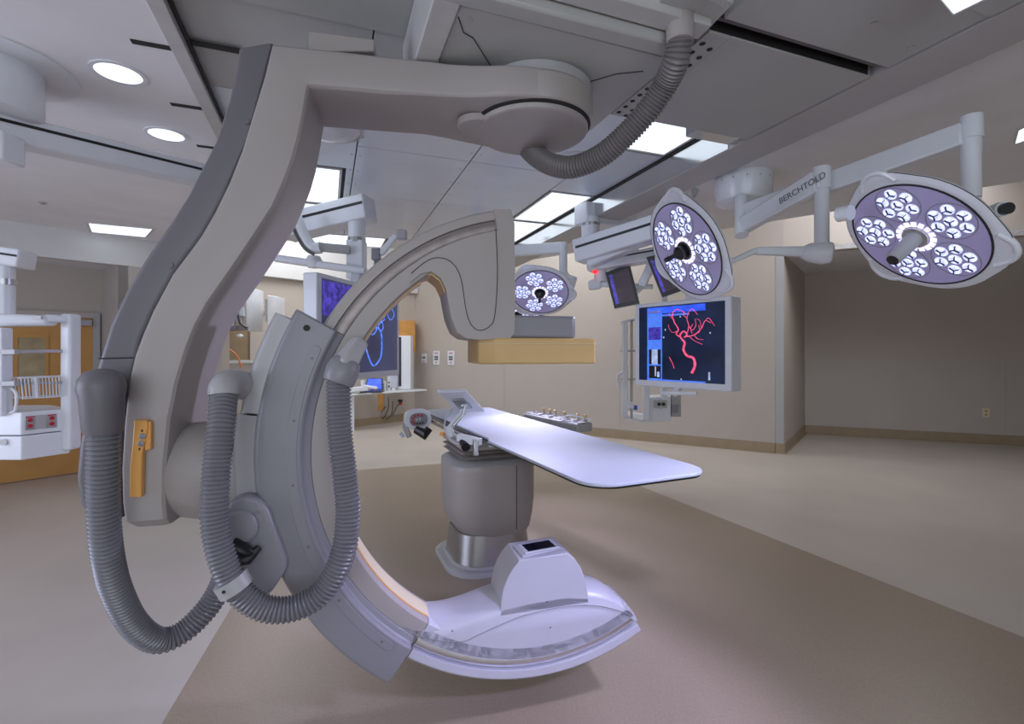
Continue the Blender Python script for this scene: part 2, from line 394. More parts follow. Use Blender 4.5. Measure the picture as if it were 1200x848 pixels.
# beam
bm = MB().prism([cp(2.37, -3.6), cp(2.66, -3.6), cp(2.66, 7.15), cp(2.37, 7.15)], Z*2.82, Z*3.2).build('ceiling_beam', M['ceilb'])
S(bm)
MB().prism([cp(2.362, 2.44), cp(2.37, 2.44), cp(2.37, 7.1), cp(2.362, 7.1)], Z*2.825, Z*2.998).build('mirror_strip', M['mirror'], bm)
MB().prism([cp(2.345, 2.3), cp(2.361, 2.3), cp(2.361, 7.1), cp(2.345, 7.1)], Z*2.985, Z*3.0).build('shadow_gap', M['dark'], bm)
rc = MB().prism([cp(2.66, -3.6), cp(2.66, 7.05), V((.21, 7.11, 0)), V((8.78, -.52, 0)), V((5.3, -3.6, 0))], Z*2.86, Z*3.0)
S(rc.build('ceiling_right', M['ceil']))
o = MB().prism([cp(2.70, 2.62), cp(2.73, 2.62), cp(2.73, 2.98), cp(2.70, 2.98)], Z*2.852, Z*2.862).build('ceiling_slot', M['dark'])
tag(o, 'short dark slot in the ceiling beside the lamp mount drum', 'ceiling slot')

# light panels
def panel(q0, q1, p0, p1, label, z=3.0, split=None, cat='ceiling light', group=None):
    t = thing('light_panel', label, cat, cp((q0+q1)/2, (p0+p1)/2, z), group)
    f = MB()
    for a, b, c, d_ in ((q0, q1, p0, p0+.02), (q0, q1, p1-.02, p1), (q0, q0+.02, p0+.02, p1-.02), (q1-.02, q1, p0+.02, p1-.02)):
        f.prism([cp(a, c), cp(b, c), cp(b, d_), cp(a, d_)], Z*(z-.002), Z*(z+.012))
    f.build('frame', M['alu'], t)
    MB().prism([cp(q0+.02, p0+.02), cp(q1-.02, p0+.02), cp(q1-.02, p1-.02), cp(q0+.02, p1-.02)], Z*(z+.002), Z*(z+.01)).build('diffuser', E_PAN, t)
    return t
panel(-.33, .115, 4.17, 5.18, 'square white ceiling light panel right behind the curved support arm')
panel(-.33, .115, 5.22, 6.2, 'white ceiling light panel behind the boom arm with the black stripe')
panel(1.90, 2.34, 2.32, 3.04, 'white ceiling light panel behind the hanging curved hose')
panel(1.90, 2.34, 4.07, 5.08, 'white ceiling light panel right of the arc top, nearer of two in a row')
panel(1.90, 2.34, 5.12, 6.2, 'white ceiling light panel right of the arc top, farther of two in a row')
panel(-.2, .72, 6.50, 7.1, 'long white light panel at the far end of the enamel ceiling')
for q, p, l in ((-.4, -1.2, 'added white fill light panel behind the viewpoint on the left'), (1.7, -1.6, 'added white fill light panel behind the viewpoint on the right')):
    panel(q, q+.6, p, p+1.2, l, z=2.80)  # unseen panels added to fill the room with light
# dome fixtures in the ceiling
for px, py, l in ((672, 190, 'shallow clear ceiling dome beside the curved hose'), (385, 151, 'shallow clear ceiling dome in the corner of the support arm')):
    c = WZ(px, py, 3.0); t = thing('ceiling_dome', l, 'ceiling dome', c)
    MB().lathe(c, -Z, [(0, .20), (.004, .2), (.02, .18), (.04, .13), (.05, .06), (.053, 0)], 32).build('dome', M['dome'], t)
    MB().lathe(c, -Z, [(0, .215), (.008, .215), (.008, .2), (0, .2)], 32, False).build('rim', M['alu'], t)
# rectangular light on the left ceiling
def recpanel(cs, z, label):
    c = sum((V(p) for p in cs), V())/4; t = thing('light_panel', label, 'ceiling light', c)
    MB().prism([c+(p-c)*1.12 for p in cs], Z*-.006, Z*.004).build('frame', M['alu'], t)
    MB().prism(cs, Z*-.008, Z*-.005).build('diffuser', E_PAN, t)
recpanel([WZ(104, 261, 2.94), WZ(178, 268, 2.94), WZ(170, 277, 2.94), WZ(108, 271, 2.94)], 2.94, 'flat white ceiling light above the door recess')
recpanel([WZ(1194, 152, 2.86), WZ(1225, 136, 2.86), WZ(1240, 150, 2.86), WZ(1190, 167, 2.86)], 2.86, 'small white ceiling light at the right edge above the lamp')
for px, py, l in ((139, 85.5, 'round recessed downlight, nearer of two on the left ceiling'), (195, 157.5, 'round recessed downlight, farther of two on the left ceiling')):
    c = WZ(px, py, 2.94); t = thing('downlight', l, 'ceiling light', c)
    MB().lathe(c, Z, [(-.006, .098), (-.006, .118), (.002, .118), (.002, .098)], 36, False).build('rim', M['white'], t)
    MB().lathe(c, Z, [(-.003, .098), (-.004, 0)], 36).build('diffuser', E_CAN, t)
    MB().lathe(c, Z, [(-.005, .0), (-.005, .07), (-.004, .072)], 36).build('lamp', E_PAN, t)
# box fixture at the top edge
c = WZ(1117, 2, 2.7); t = thing('ceiling_box', 'pale glowing box fixture at the top edge right of the ceiling plates', 'ceiling fixture', c)
cs = [WZ(1082, -22, 2.72), WZ(1117, 19, 2.72), WZ(1160, -2, 2.72), WZ(1130, -42, 2.72)]
MB().prism(cs, Z*0, Z*.1).build('box', M['white'], t, bev=.002)
MB().prism([c+(p-c)*.86 for c in [sum(cs, V())/4] for p in cs], Z*-.004, Z*.0).build('diffuser', E_PAN, t)

# ceiling carriage
KF = .948
def cq(q, p, z=0): return cp(q*KF, p*KF, z)
cg = thing('ceiling_carriage', 'grey ceiling carriage box that the big arm pivots from', 'ceiling carriage', cq(.875, 2.1, 2.735))
MB().prism([cq(.45, 1.74), cq(1.40, 1.74), cq(1.40, 2.47), cq(.45, 2.47)], Z*2.735, Z*2.98).build('housing', M['plate'], cg, bev=.006)
MB().prism([cq(.35, 1.72), cq(.45, 1.72), cq(.45, 2.47), cq(.35, 2.47)], Z*2.727, Z*2.98).build('side_frame', M['alu'], cg, bev=.006)
MB().prism([cq(.35, 1.65), cq(1.42, 1.65), cq(1.42, 1.735), cq(.35, 1.735)], Z*2.727, Z*2.98).build('front_frame', M['plate'], cg, bev=.012)
MB().prism([cq(.33, 1.55), cq(1.42, 1.55), cq(1.42, 1.64), cq(.33, 1.64)], Z*2.765, Z*2.98).build('bridge_rail', M['alu'], cg, bev=.004)
MB().prism([WZ(750, 24, 2.795), WZ(790, -14, 2.795), WZ(860, 4, 2.795), WZ(818, 47, 2.795)], Z*0, Z*.03).build('bracket_plate', M['plate'], cg, bev=.003)
for x_, y_ in ((766, 18), (775, 9), (830, 25), (821, 34)):
    c = WZ(x_, y_, 2.795); MB().cyl(c-Z*.001, c+Z*.002, .009, n=12).build('hole', M['dark'], cg)
MB().prism([WZ(822, -4, 2.77), WZ(850, 12, 2.77), WZ(858, -30, 2.77), WZ(825, -40, 2.77)], Z*0, Z*.1).build('bracket_block', M['plate'], cg, bev=.004)
MB().tube([cq(.46, 1.80, 2.734), cq(.50, 1.88, 2.734), cq(.545, 1.90, 2.734), cq(.72, 2.12, 2.734)], .0022, 6).build('seam', M['dark'], cg)
MB().tube([cq(1.32, 1.86, 2.734), cq(1.22, 1.92, 2.734), cq(1.05, 2.13, 2.734)], .0022, 6).build('seam', M['dark'], cg)
c = cq(.5, 1.80, 2.734); MB().cyl(c-Z*.003, c, .014, n=14).build('screw', M['light'], cg)

# ------------------------------------------------------------------ the big C-arm machine
NA = math.radians(12); LP = V((.09, 2.24, 0))
EL = V((math.cos(NA), math.sin(NA), 0)); NL = V((math.sin(NA), -math.cos(NA), 0))
CA = math.radians(15); CC = V((.095, 2.242, 1.154))
EC = V((math.cos(CA), math.sin(CA), 0)); NC = V((math.sin(CA), -math.cos(CA), 0))
mc = thing('c_arm_machine', 'huge beige and grey C-arm x-ray machine hanging from the ceiling on a curved arm', 'x-ray machine', (.09, 2.24, 2.8))
def LF(px, py, n=.15): return onplane(px, py, LP+NL*n, NL)
def CF(px, py, n=.1): return onplane(px, py, CC+NC*n, NC)
pairs = [((450, 64), (450, 109)), ((400, 58), (400, 104.5)),
 ((362, 54), (372, 102)), ((318, 50), (362, 101)), ((314, 66), (360, 112)), ((308, 90), (357, 132)), ((295, 132), (351, 163)), ((282, 175), (344, 188)), ((267, 213), (335, 211)), ((250, 248), (322, 240)),
 ((233, 277), (304, 268)), ((216, 300), (288, 292)), ((200, 321), (272, 316)), ((177, 364), (245, 354)), ((165, 392), (231, 380)), ((156, 416), (221, 405)), ((148, 450), (208, 448)), ((143, 500), (199, 492)),
 ((140, 550), (194, 545)), ((141, 590), (193, 588)), ((144, 612), (195, 608)), ((150, 621), (194, 618))]
secs = []
for s_, nf, nb, z0_, z1_ in ((.0, .270, -.270, 2.562, 2.685), (-.08, .268, -.268, 2.562, 2.686), (-.16, .255, -.26, 2.563, 2.69), (-.23, .228, -.25, 2.566, 2.695), (-.30, .20, -.24, 2.57, 2.703), (-.38, .175, -.23, 2.576, 2.712), (-.47, .158, -.222, 2.58, 2.722)):
    o_ = LP+EL*s_
    secs.append(rquad([o_+NL*nf+Z*z1_, o_+NL*nf+Z*z0_, o_+NL*nb+Z*z0_, o_+NL*nb+Z*z1_], .02))
for i, (a, b) in enumerate(pairs):
    p, q = LF(*a), LF(*b); f = -NL*.37
    sh = .03 if i == len(pairs)-1 else 0
    
    secs.append(rquad([p-NL*sh, q-NL*sh, q+f+NL*sh, p+f+NL*sh], .028))
arm = MB().loft(secs)
P2 = LP+Z*2.58
arm.lathe(LP+Z*2.56, Z, [(0, .255), (.010, .268), (.025, .273), (.11, .273), (.122, .265), (.127, .24)], 56)
arm.build('support_arm', M['paint'], mc, ang=32)
MB().lathe(LP+EL*.02+Z*2.675, Z, [(0, .24), (.008, .25), (.05, .25), (.056, .24), (.062, .24)], 48).build('pivot_collar', M['light'], mc)
MB().lathe(LP+Z*2.553, Z, [(0, .25), (.008, .262), (.012, .262)], 56).build('cover_gap', M['dark'], mc)
cv = MB().lathe(LP+Z*2.531, Z, [(0, 0), (0, .236), (.002, .243), (.006, .248), (.013, .251), (.022, .251)], 64)
cv.lathe(LP-EL*.245+Z*2.533, Z, [(0, 0), (0, .078), (.003, .087), (.010, .092), (.03, .093)], 32)
cv.build('pivot_cover', M['paint'], mc, ang=25)
# raised pad on top of the arm
MB().prism([LF(365, 47, .05), LF(440, 56, .05), LF(440, 70, .05), LF(365, 70, .05)], NL*-.06, NL*.06).build('top_pad', M['paint'], mc, bev=.006)
# dark side cover along the outside of the arm
op = [((279, 57), (320, 50)), ((277, 75), (315, 70)), ((268, 115), (304, 112)), ((252, 165), (291, 162)), ((220, 228), (262, 230)), ((198, 262), (238, 274)), ((170, 302), (205, 318)), ((146, 342), (180, 362)), ((128, 380), (164, 398)),
      ((114, 425), (154, 440)), ((101, 475), (146, 480)), ((92, 520), (143, 520)), ((88, 560), (142, 565)), ((93, 592), (142, 590)), ((106, 614), (144, 606))]
secs = []
for a, b in op:
    p, q = LF(*a, .12), LF(*b, .12); f = -NL*.30
    secs.append(rquad([p, q, q+f, p+f], .02))
MB().loft(secs).build('side_cover', M['cover'], mc, 'darker grey outer cover of the curved arm')
for px, py in ((289, 143), (200, 311)):
    c = LF(px, py, .12); MB().cyl(c, c+NL*.006, .011, n=14).build('cover_screw', M['cover'], mc)
MB().tube([LF(116, 420, .122), LF(156, 419, .122)], .0025, 6).build('seam', M['dark'], mc)
# hand control on the arm
hc_pts = [(162, 491), (177, 491), (178, 500), (171, 530), (170, 580), (157, 580), (157, 545), (160, 520)]
hc_ = MB().prism([LF(x, y, .15) for x, y in hc_pts], NL*0, NL*.03).build('hand_control', M['orange'], mc, 'orange hand control with two grey buttons', bev=.004)
MB().prism([LF(x, y, .15) for x, y in ((172, 492), (180, 493), (180, 525), (173, 527))], NL*-.002, NL*.022).build('holder', M['orange'], hc_, bev=.003)
for y in (511, 519.5):
    c = LF(167-(y-511)*.18, y, .18); MB().lathe(c, NL, [(0, .011), (.003, .011), (.005, .008)], 20).build('button', M['sleeve'], hc_)
for y in (504.5, 526):
    c = LF(166.5 if y < 510 else 163.5, y, .18); MB().box(c, (.006, .001, .008), (EL, NL, Z)).build('button_mark', M['dark'], hc_)
# rotation joint
ja = LF(208, 549, -.03); jb = LF(301, 549, -.03)
k = (jb-ja)
MB().lathe(ja-k*.1, k, [(0, .14), (.08, .185), (.16, .195), (.24, .192), (.262, .185)], 48).build('joint_hub', M['paint'], mc)
MB().lathe(ja-k*.1+k.normalized()*.262, k, [(0, .17), (.012, .17)], 48).build('joint_gap', M['dark'], mc)
MB().lathe(ja-k*.1+k.normalized()*.272, k, [(0, .183), (.06, .18), (.14, .175), (k.length*.9, .17)], 48).build('joint_hub', M['light'], mc)
# housing between joint and sleeve
pr = lambda r0, r1, n0, n1: [(r0, n1-.01), (r0, n0+.01), (r0+.008, n0), (r1-.02, n0), (r1, n0+.02), (r1, n1-.02), (r1-.02, n1), (r0+.008, n1)]
MB().arc(CC, EC, pr(1.10, 1.185, -.15, .115), 152.6, 171.6, 24).build('back_housing', M['light'], mc, ang=50)
MB().arc(CC, EC, pr(1.10, 1.20, -.15, .105), 172.1, 189, 20).build('back_housing', M['light'], mc, ang=50)
# elbow for the second hose
e0 = CF(291, 452, .0); e1 = CF(268, 452, .06)
MB().tube(cm([CF(306, 456, .02), CF(291, 453, .04), W(273, 449, 1.8), W(264, 454, 1.75), W(263, 463, 1.74)], 6), [.054]*12+[.052]*13, 22).build('hose_elbow', M['light'], mc)
# sleeve
sp = [(.925, .10), (.95, .112), (.958, .14), (1.085, .14), (1.112, .13), (1.127, .105), (1.127, -.105), (1.112, -.13), (1.085, -.14), (.958, -.14), (.925, -.10)]
sl = MB().arc(CC, EC, sp, 150.2, 235, 60).build('sleeve', M['sleeve'], mc, 'mid-grey curved sleeve that holds the arc', bev=.006)
def capstrip(t0, t1, r0, r1, n):
    pts = []
    for i in range(25): t = math.radians(t0+(t1-t0)*i/24); pts.append(CC+(EC*math.cos(t)+Z*math.sin(t))*r1)
    rm = (r0+r1)/2; h = (r1-r0)/2; te = math.radians(t1)
    for j in range(1, 6): a = math.pi/2-math.pi*j/6; pts.append(CC+(EC*math.cos(te)+Z*math.sin(te))*(rm+h*math.sin(a))+(-EC*math.sin(te)+Z*math.cos(te))*h*math.cos(a))
    for i in range(25): t = math.radians(t1+(t0-t1)*i/24); pts.append(CC+(EC*math.cos(t)+Z*math.sin(t))*r0)
    te = math.radians(t0)
    for j in range(1, 6): a = -math.pi/2+math.pi*j/6; pts.append(CC+(EC*math.cos(te)+Z*math.sin(te))*(rm+h*math.sin(a))-(-EC*math.sin(te)+Z*math.cos(te))*h*math.cos(a))
    return MB().prism(pts, NC*n, NC*(n+.004))
capstrip(156, 230, .972, 1.008, .139).build('trim_strip', M['sleeve'], sl, bev=.0015)
for t in (158, 172, 186, 200, 214, 228):
    c = CC+(EC*math.cos(math.radians(t))+Z*math.sin(math.radians(t)))*.99+NC*.143
    MB().cyl(c, c+NC*.002, .005, n=10).build('screw', M['cover'], sl)
c = CC+(EC*math.cos(math.radians(152.6))+Z*math.sin(math.radians(152.6)))*1.055+NC*.14
MB().cyl(c, c+NC*.003, .012, n=12).build('screw_recess', M['dark'], sl)
# arc
cprof = [(.855, .085), (.862, .098), (.88, .1), (.925, .1), (.925, .075), (.972, .075), (.975, .1), (1.006, .1), (1.015, .092),
         (1.015, -.092), (1.006, -.1), (.975, -.1), (.972, -.075), (.925, -.075), (.925, -.1), (.88, -.1), (.862, -.098), (.855, -.085)]
MB().arc(CC, EC, cprof, 98, 236, 90).build('arc_frame', M['paint'], mc, 'beige upper arc of the C')
MB().arc(CC, EC, cprof, 236.2, 299, 50).build('arc_frame', M['tube'], mc, 'white lower arc of the C')
for sgn in (1, -1):
    MB().arc(CC, EC, [(.928, .075*sgn), (.928, .082*sgn), (.945, .088*sgn), (.967, .082*sgn), (.967, .075*sgn)], 98.5, 236, 90).build('guide_rail', M['rail'], mc, 'bronze guide rail along the arc')
    MB().arc(CC, EC, [(.928, .075*sgn), (.928, .082*sgn), (.945, .088*sgn), (.967, .082*sgn), (.967, .075*sgn)], 236.2, 298.5, 50).build('guide_rail', M['mirror'], mc, 'polished guide rail along the lower arc')
MB().arc(CC, EC, [(.858, .055), (.850, .055), (.848, .045), (.848, -.045), (.850, -.055), (.858, -.055)], 126, 236, 90).build('inner_strip', M['cream'], mc, 'cream inlay strip on the inside of the arc')
MB().arc(CC, EC, [(.858, .06), (.8515, .06), (.8515, .055), (.858, .055)], 126, 236, 90).build('inner_strip_edge', M['orange'], mc, 'thin orange edge of the cream strip')
c = math.radians(239.5)
# detector head
hd = [(599, 245), (603, 262), (603, 285), (604, 340), (603, 390), (598, 396), (582, 397), (561, 398), (546, 396), (536, 389), (529, 372), (525.5, 354), (523, 339), (517, 326), (506, 318), (494, 320), (480, 331)]
hp_ = [CF(x, y, .115) for x, y in hd]
for i in range(1, 15):
    t = math.radians(126-(126-100)*i/15); hp_.append(CC+(EC*math.cos(t)+Z*math.sin(t))*.925+NC*.115)
tp = CC+(EC*math.cos(math.radians(98))+Z*math.sin(math.radians(98)))*1.012+NC*.115
t2 = CC+(EC*math.cos(math.radians(98.5))+Z*math.sin(math.radians(98.5)))*.93+NC*.115
hp_ += [t2, CC+(EC*math.cos(math.radians(101.8))+Z*math.sin(math.radians(101.8)))*.925+NC*.115, CC+(EC*math.cos(math.radians(101.8))+Z*math.sin(math.radians(101.8)))*1.016+NC*.115]
hp_ = hp_[:-3]+[hp_[-2], hp_[-1]]
MB().prism(hp_, NC*0, NC*-.23).build('detector_head', M['paint'], mc, bev=.016, seg=3)
MB().tube(cm([CF(581, 268, .1165), CF(583, 320, .1165), CF(580, 368, .1165), (CF(574, 382, .1165)), CF(562, 387, .1165), CF(552, 380, .1165), CF(546, 362, .1165), CF(541, 330, .1165), CF(535, 314, .1165), CF(524, 304, .1165), CF(510, 302, .1165), CF(498, 307, .1165), CF(482, 320, .1165)], 6), .0016, 6).build('seam', M['dark'], mc)
ar = [(483, 330), (494, 321), (506, 319), (516, 327), (522, 340)]
MB().prism([CF(x, y, .1) for x, y in ar]+[CF(x, y+2.5, .1) for x, y in ar[::-1]], NC*-.01, NC*-.2).build('arch_liner', M['ochre'], mc, 'ochre lining under the arch')
MB().prism([CC+EC*a+NC*b+Z*.455 for a, b in ((-.14, .10), (.155, .10), (.175, .08), (.175, -.12), (-.14, -.12))], Z*0, Z*.098).build('detector_mount', M['sleeve'], mc, bev=.012, seg=3)
MB().prism([CC+EC*a+NC*b+Z*.343 for a, b in ((-.265, .06), (-.20, .12), (.255, .12), (.255, -.2), (-.265, -.2))], Z*0, Z*.112).build('flat_detector', M['ochre'], mc, 'ochre flat detector box', bev=.009, seg=3)
MB().tube([CC+EC*a+NC*b+Z*.43 for a, b in ((-.266, .06), (-.20, .121), (.256, .121))], .0015, 6).build('seam', M['cream'], mc)
# tube end
tb = [(470, 733), (480, 736), (500, 739), (523, 737), (545, 731), (566, 723), (587, 715), (610, 709), (635, 704), (660, 700), (690, 699), (712, 703), (730, 711), (743, 719), (747, 728)]
tp_ = [CF(x, y, .1) for x, y in tb]
for i in range(21):
    t = math.radians(-62+(-(123.5-62))*i/20); tp_.append(CC+(EC*math.cos(t)+Z*math.sin(t))*.928+NC*.1)
secs = []; nt_b = len(tb)
tb_s = cm(tp_[:nt_b], 3); low = tp_[nt_b:]
for n_, up_ in ((0, -.004), (-.006, .004), (-.018, .014), (-.04, .024), (-.08, .031), (-.13, .033), (-.18, .028), (-.21, .018), (-.228, .004), (-.235, -.012)):
    q_ = []
    for i_, p_ in enumerate(tb_s):
        u_ = i_/(len(tb_s)-1); w_ = min(1, u_*6, (1-u_)*5); q_.append(p_+NC*n_+Z*up_*w_)
    secs.append(q_+[p_+NC*n_*.85 for p_ in low])
MB().loft(secs).build('tube_housing', M['tube'], mc, ang=45)
sm = [(484, 741), (505, 749), (540, 752), (560, 744), (584, 733), (614, 721), (658, 711), (693, 709), (717, 713), (742, 721)]
MB().tube(cm([CF(x, y, .1012) for x, y in sm], 6), .0014, 6).build('seam', M['sleeve'], mc)
bx = [(586, 722), (587.5, 704), (590, 690), (595, 677), (601, 666.5), (609, 656.5), (665, 648), (673, 654), (680, 664), (685.5, 677), (688.5, 690), (690, 706)]
MB().prism([CF(x, y, .1) for x, y in bx], NC*0, NC*-.20).build('tube_box', M['tube'], mc, bev=.003, ang=25)
zt = CF(637, 652, .1).z+.001
wn = [(611, 640), (643, 634.5), (651.5, 642), (619, 648)]; wc = [WZ(x, y, zt) for x, y in wn]; c = sum(wc, V())/4
MB().prism([c+(p-c)*1.5 for p in wc], Z*-.012, Z*.004).build('window_frame', M['tube'], mc, bev=.003)
MB().prism([c+(p-c)*1.25 for p in wc], Z*-.01, Z*.008).build('window_frame', M['white'], mc, bev=.002)
MB().prism(wc, Z*-.01, Z*.0085).build('tube_window', M['glass'], mc, 'dark glass beam window', bev=.001)
for x, y in ((645, 763), (641, 733), (530, 767)):
    c = CF(x, y-28, .101); MB().cyl(c, c+NC*.001, .003, n=8).build('screw', M['dark'], mc)
# lower plate with knob and plug
pp = [(258, 625), (262, 600), (270, 587), (286, 581), (303, 585), (314, 597), (321, 618), (335, 655), (335, 668), (318, 695), (306, 701), (285, 697), (266, 680)]
MB().prism([CF(x, y, .17) for x, y in pp], NC*0, NC*-.13).build('cable_plate', M['sleeve'], mc, bev=.014, seg=3)
MB().lathe(CF(281, 617, .17), NC, [(0, .062), (.014, .062), (.022, .054), (.022, 0)], 32).build('cable_knob', M['sleeve'], mc)
MB().cyl(CF(302, 600, .17), CF(302, 600, .172), .008, n=12).build('screw', M['cover'], mc)
MB().tube([CF(272, 640, .19), CF(285, 646, .20), CF(300, 650, .19)], [.035, .03, .014], 12).build('plug', M['black'], mc, 'black cable plug')
MB().tube([CF(278, 655, .20), CF(290, 655, .20), CF(304, 641, .185)], [.026, .022, .012], 8).build('plug', M['black'], mc, 'black cable plug')
# hoses
h1 = [W(121, 488, 1.66), W(121, 540, 1.66), W(121.5, 600, 1.68), (W(127, 655, 1.72)), W(138, 695, 1.78), W(158, 732, 1.86), W(185, 750, 1.94), W(213, 741, 2.0), W(240, 716, 2.05), W(257, 690, 2.08), W(268, 660, 2.1)]
hose(h1, .0435, .0155).build('hose', M['hose'], mc, 'grey corrugated hose hanging from the arm cover')
h2 = [W(263, 458, 1.74), W(259, 500, 1.68), W(253, 560, 1.65), W(252, 612, 1.64), W(261, 655, 1.64), W(278, 690, 1.65), W(309, 712, 1.67), W(345, 712, 1.70), W(378, 693, 1.73), W(400, 655, 1.75), W(408, 605, 1.77), W(404, 555, 1.78), W(398, 500, 1.79), W(397, 440, 1.8)]
hose(h2, .0405, .0140).build('hose', M['hose'], mc, 'grey corrugated hose looping to the arc')
a, b = W(121, 500, 1.66), W(119, 452, 1.66)
MB().lathe(a, b-a, [(-.02, .052), (.0, .058), (.1, .062), (.13, .068), (.16, .064), (.185, .045), (.195, .018), (.196, 0)], 32).build('hose_cap', M['cover'], mc, 'dark grey domed hose cap')
MB().tube([W(121, 456, 1.68), W(130, 452, 1.84)], .05, 20).build('hose_cap_arm', M['cover'], mc)
p = cm(h2, 10); a = p[48]; d = (p[50]-p[46]).normalized()
MB().lathe(a-d*.022, d, [(0, .047), (.0, .055), (.044, .055), (.044, .047)], 32).build('hose_clamp', M['light'], mc)
c = a+V((0, -.054, .0)); MB().cyl(c, c+V((0, -.003, 0)), .006, n=10).build('screw', M['dark'], mc)
fa = W(397, 446, 1.8); fb = W(408, 418, 1.82)
MB().lathe(fa, fb-fa, [(-.01, .052), (.0, .057), (.04, .060), (.075, .052), (.095, .03), (.1, 0)], 28).build('hose_fitting', M['sleeve'], mc)
MB().beam(W(402, 430, 1.79), W(423, 398, 1.86), .07, .075, .055, .05).build('hose_fitting', M['light'], mc, bev=.012, seg=3)
# hose from the ceiling
a = W(797, 22, 1.85); b = W(797, 50, 1.85)
MB().cyl(a+Z*.04, b, .052, .050, 28).build('hose_socket', M['paint'], mc)
h3 = [W(797, 40, 1.85), W(793, 68, 1.89), (W(780, 98, 1.98)), W(757, 132, 2.06), W(728, 163, 2.14), W(700, 185, 2.22), W(668, 196, 2.3), W(640, 190, 2.38), W(618, 172, 2.45), W(612, 150, 2.48)]
hose(h3, .047, .0145).build('hose', M['hose_b'], mc, 'brownish corrugated hose between ceiling bracket and pivot')

# ------------------------------------------------------------------ patient table
TT = V((-.407, .914, 0)); TW = V((.914, .407, 0))
def tp3(w, t, z=0): return TW*w+TT*t+Z*z
tb_ = thing('patient_table', 'long white patient table on a beige pedestal beside the C-arm', 'table', tp3(1.34, 3.51))
def rrect(w0, w1, t0, t1, r, k=6):
    out = []
    for (w, t, a0) in ((w1-r, t0+r, -90), (w1-r, t1-r, 0), (w0+r, t1-r, 90), (w0+r, t0+r, 180)):
        for j in range(k+1):
            a = math.radians(a0+90*j/k); out.append((w+r*math.cos(a), t+r*math.sin(a)))
    return out
top = []
for a in range(0, 9):
    an = math.radians(180+90*a/8); top.append((1.175+.15+.15*math.cos(an), 1.79+.15+.15*math.sin(an)))
for a in range(0, 9):
    an = math.radians(270+90*a/8); top.append((1.88-.15+.15*math.cos(an), 1.79+.15+.15*math.sin(an)))
for a in range(0, 5):
    an = math.radians(90*a/4); top.append((1.88-.06+.06*math.cos(an), 4.82-.06+.06*math.sin(an)))
for a in range(0, 5):
    an = math.radians(90+90*a/4); top.append((1.20+.06+.06*math.cos(an), 4.86-.06+.06*math.sin(an)))
top += [(1.20, 3.10), (1.185, 3.04), (1.165, 3.0)]
MB().prism([tp3(w, t) for w, t in top], Z*.957, Z*.972).build('tabletop', M['pad'], tb_, bev=.004, seg=3)
MB().prism([tp3(1.525+(w-1.525)*.985, 3.3+(t-3.3)*.996) for w, t in top], Z*.948, Z*.957).build('tabletop_edge', M['black'], tb_, 'thin black under edge')
MB().prism([tp3(w, t) for w, t in rrect(1.3, 1.76, 1.86, 3.3, .06)], Z*.925, Z*.949).build('underside', M['black'], tb_, bev=.01)
MB().prism([tp3(w, t) for w, t in rrect(1.22, 1.82, 3.1, 4.75, .03)], Z*.90, Z*.95).build('slide_frame', M['light'], tb_, bev=.005)
# rail on the near side
rl_ = MB().beam(tp3(1.15, 3.12, .925), tp3(1.15, 4.85, .925), .018, .035).build('side_rail', M['steel'], tb_, bev=.003)
for t in (3.16, 3.55, 4.1, 4.7): MB().beam(tp3(1.15, t, .92), tp3(1.23, t, .92), .03, .02).build('rail_bracket', M['steel'], rl_)
MB().beam(tp3(1.90, 2.9, .925), tp3(1.90, 4.7, .925), .018, .03).build('side_rail', M['steel'], tb_, bev=.003)
# pedestal
PC = V((-.19, 3.78, 0)); PX = V((.93, .37, 0)).normalized(); PY = V((-PX.y, PX.x, 0))
def rr2(hw, hd, r, k=6, c=PC):
    return [c+PX*x+PY*y for x, y in rrect(-hw, hw, -hd, hd, r, k)]
MB().loft([[p+Z*z for p in rr2(a, b, r, 8, PC+PX*ox)] for z, a, b, r, ox in ((.205, .21, .24, .16, .04), (.215, .24, .26, .18, .035), (.26, .28, .285, .2, .02), (.34, .315, .30, .21, 0), (.45, .33, .30, .21, 0), (.70, .33, .30, .21, 0), (.735, .33, .30, .21, 0), (.745, .325, .295, .21, 0))]).build('pedestal', M['paint'], tb_, ang=40)
sx = PC+PX*.12-PY*.3035
MB().beam(sx+Z*.28, sx+Z*.735, .004, .004).build('seam', M['dark'], tb_)
MB().loft([[p+Z*z for p in rr2(a, a-.03, .17, 8)] for z, a in ((.745, .325), (.765, .30), (.775, .26))]).build('pedestal_rim', M['light'], tb_)
for i, (z, a) in enumerate(((.775, .24), (.795, .28), (.812, .245), (.83, .285), (.846, .25))):
    MB().loft([[p+Z*(z+dz) for p in rr2(a*q, a*q, .02, 2)] for dz, q in ((0, .93), (.009, 1.0), (.017, .93))]).build('bellows_fold', M['paint'], tb_)
MB().loft([[p+Z*z for p in rr2(a, a, .03, 3, PC+PX*.04)] for z, a in ((.86, .30), (.868, .315), (.91, .315))]).build('column_head', M['paint'], tb_, bev=.004)
MB().prism(rr2(.30, .24, .02, 2, PC+PX*.04), Z*.91, Z*.93).build('column_head', M['paint'], tb_)
MB().loft([[p+Z*z for p in rr2(a, a, .18, 8)] for z, a in ((.03, .29), (.25, .27))]).build('pedestal_core', M['steel'], tb_)
MB().loft([[p+Z*z for p in rr2(a, b, .22, 8)] for z, a, b in ((.0, .36, .37), (.02, .36, .37), (.03, .35, .36), (.032, .31, .32), (.045, .30, .31))]).build('base_plate', M['light'], tb_)

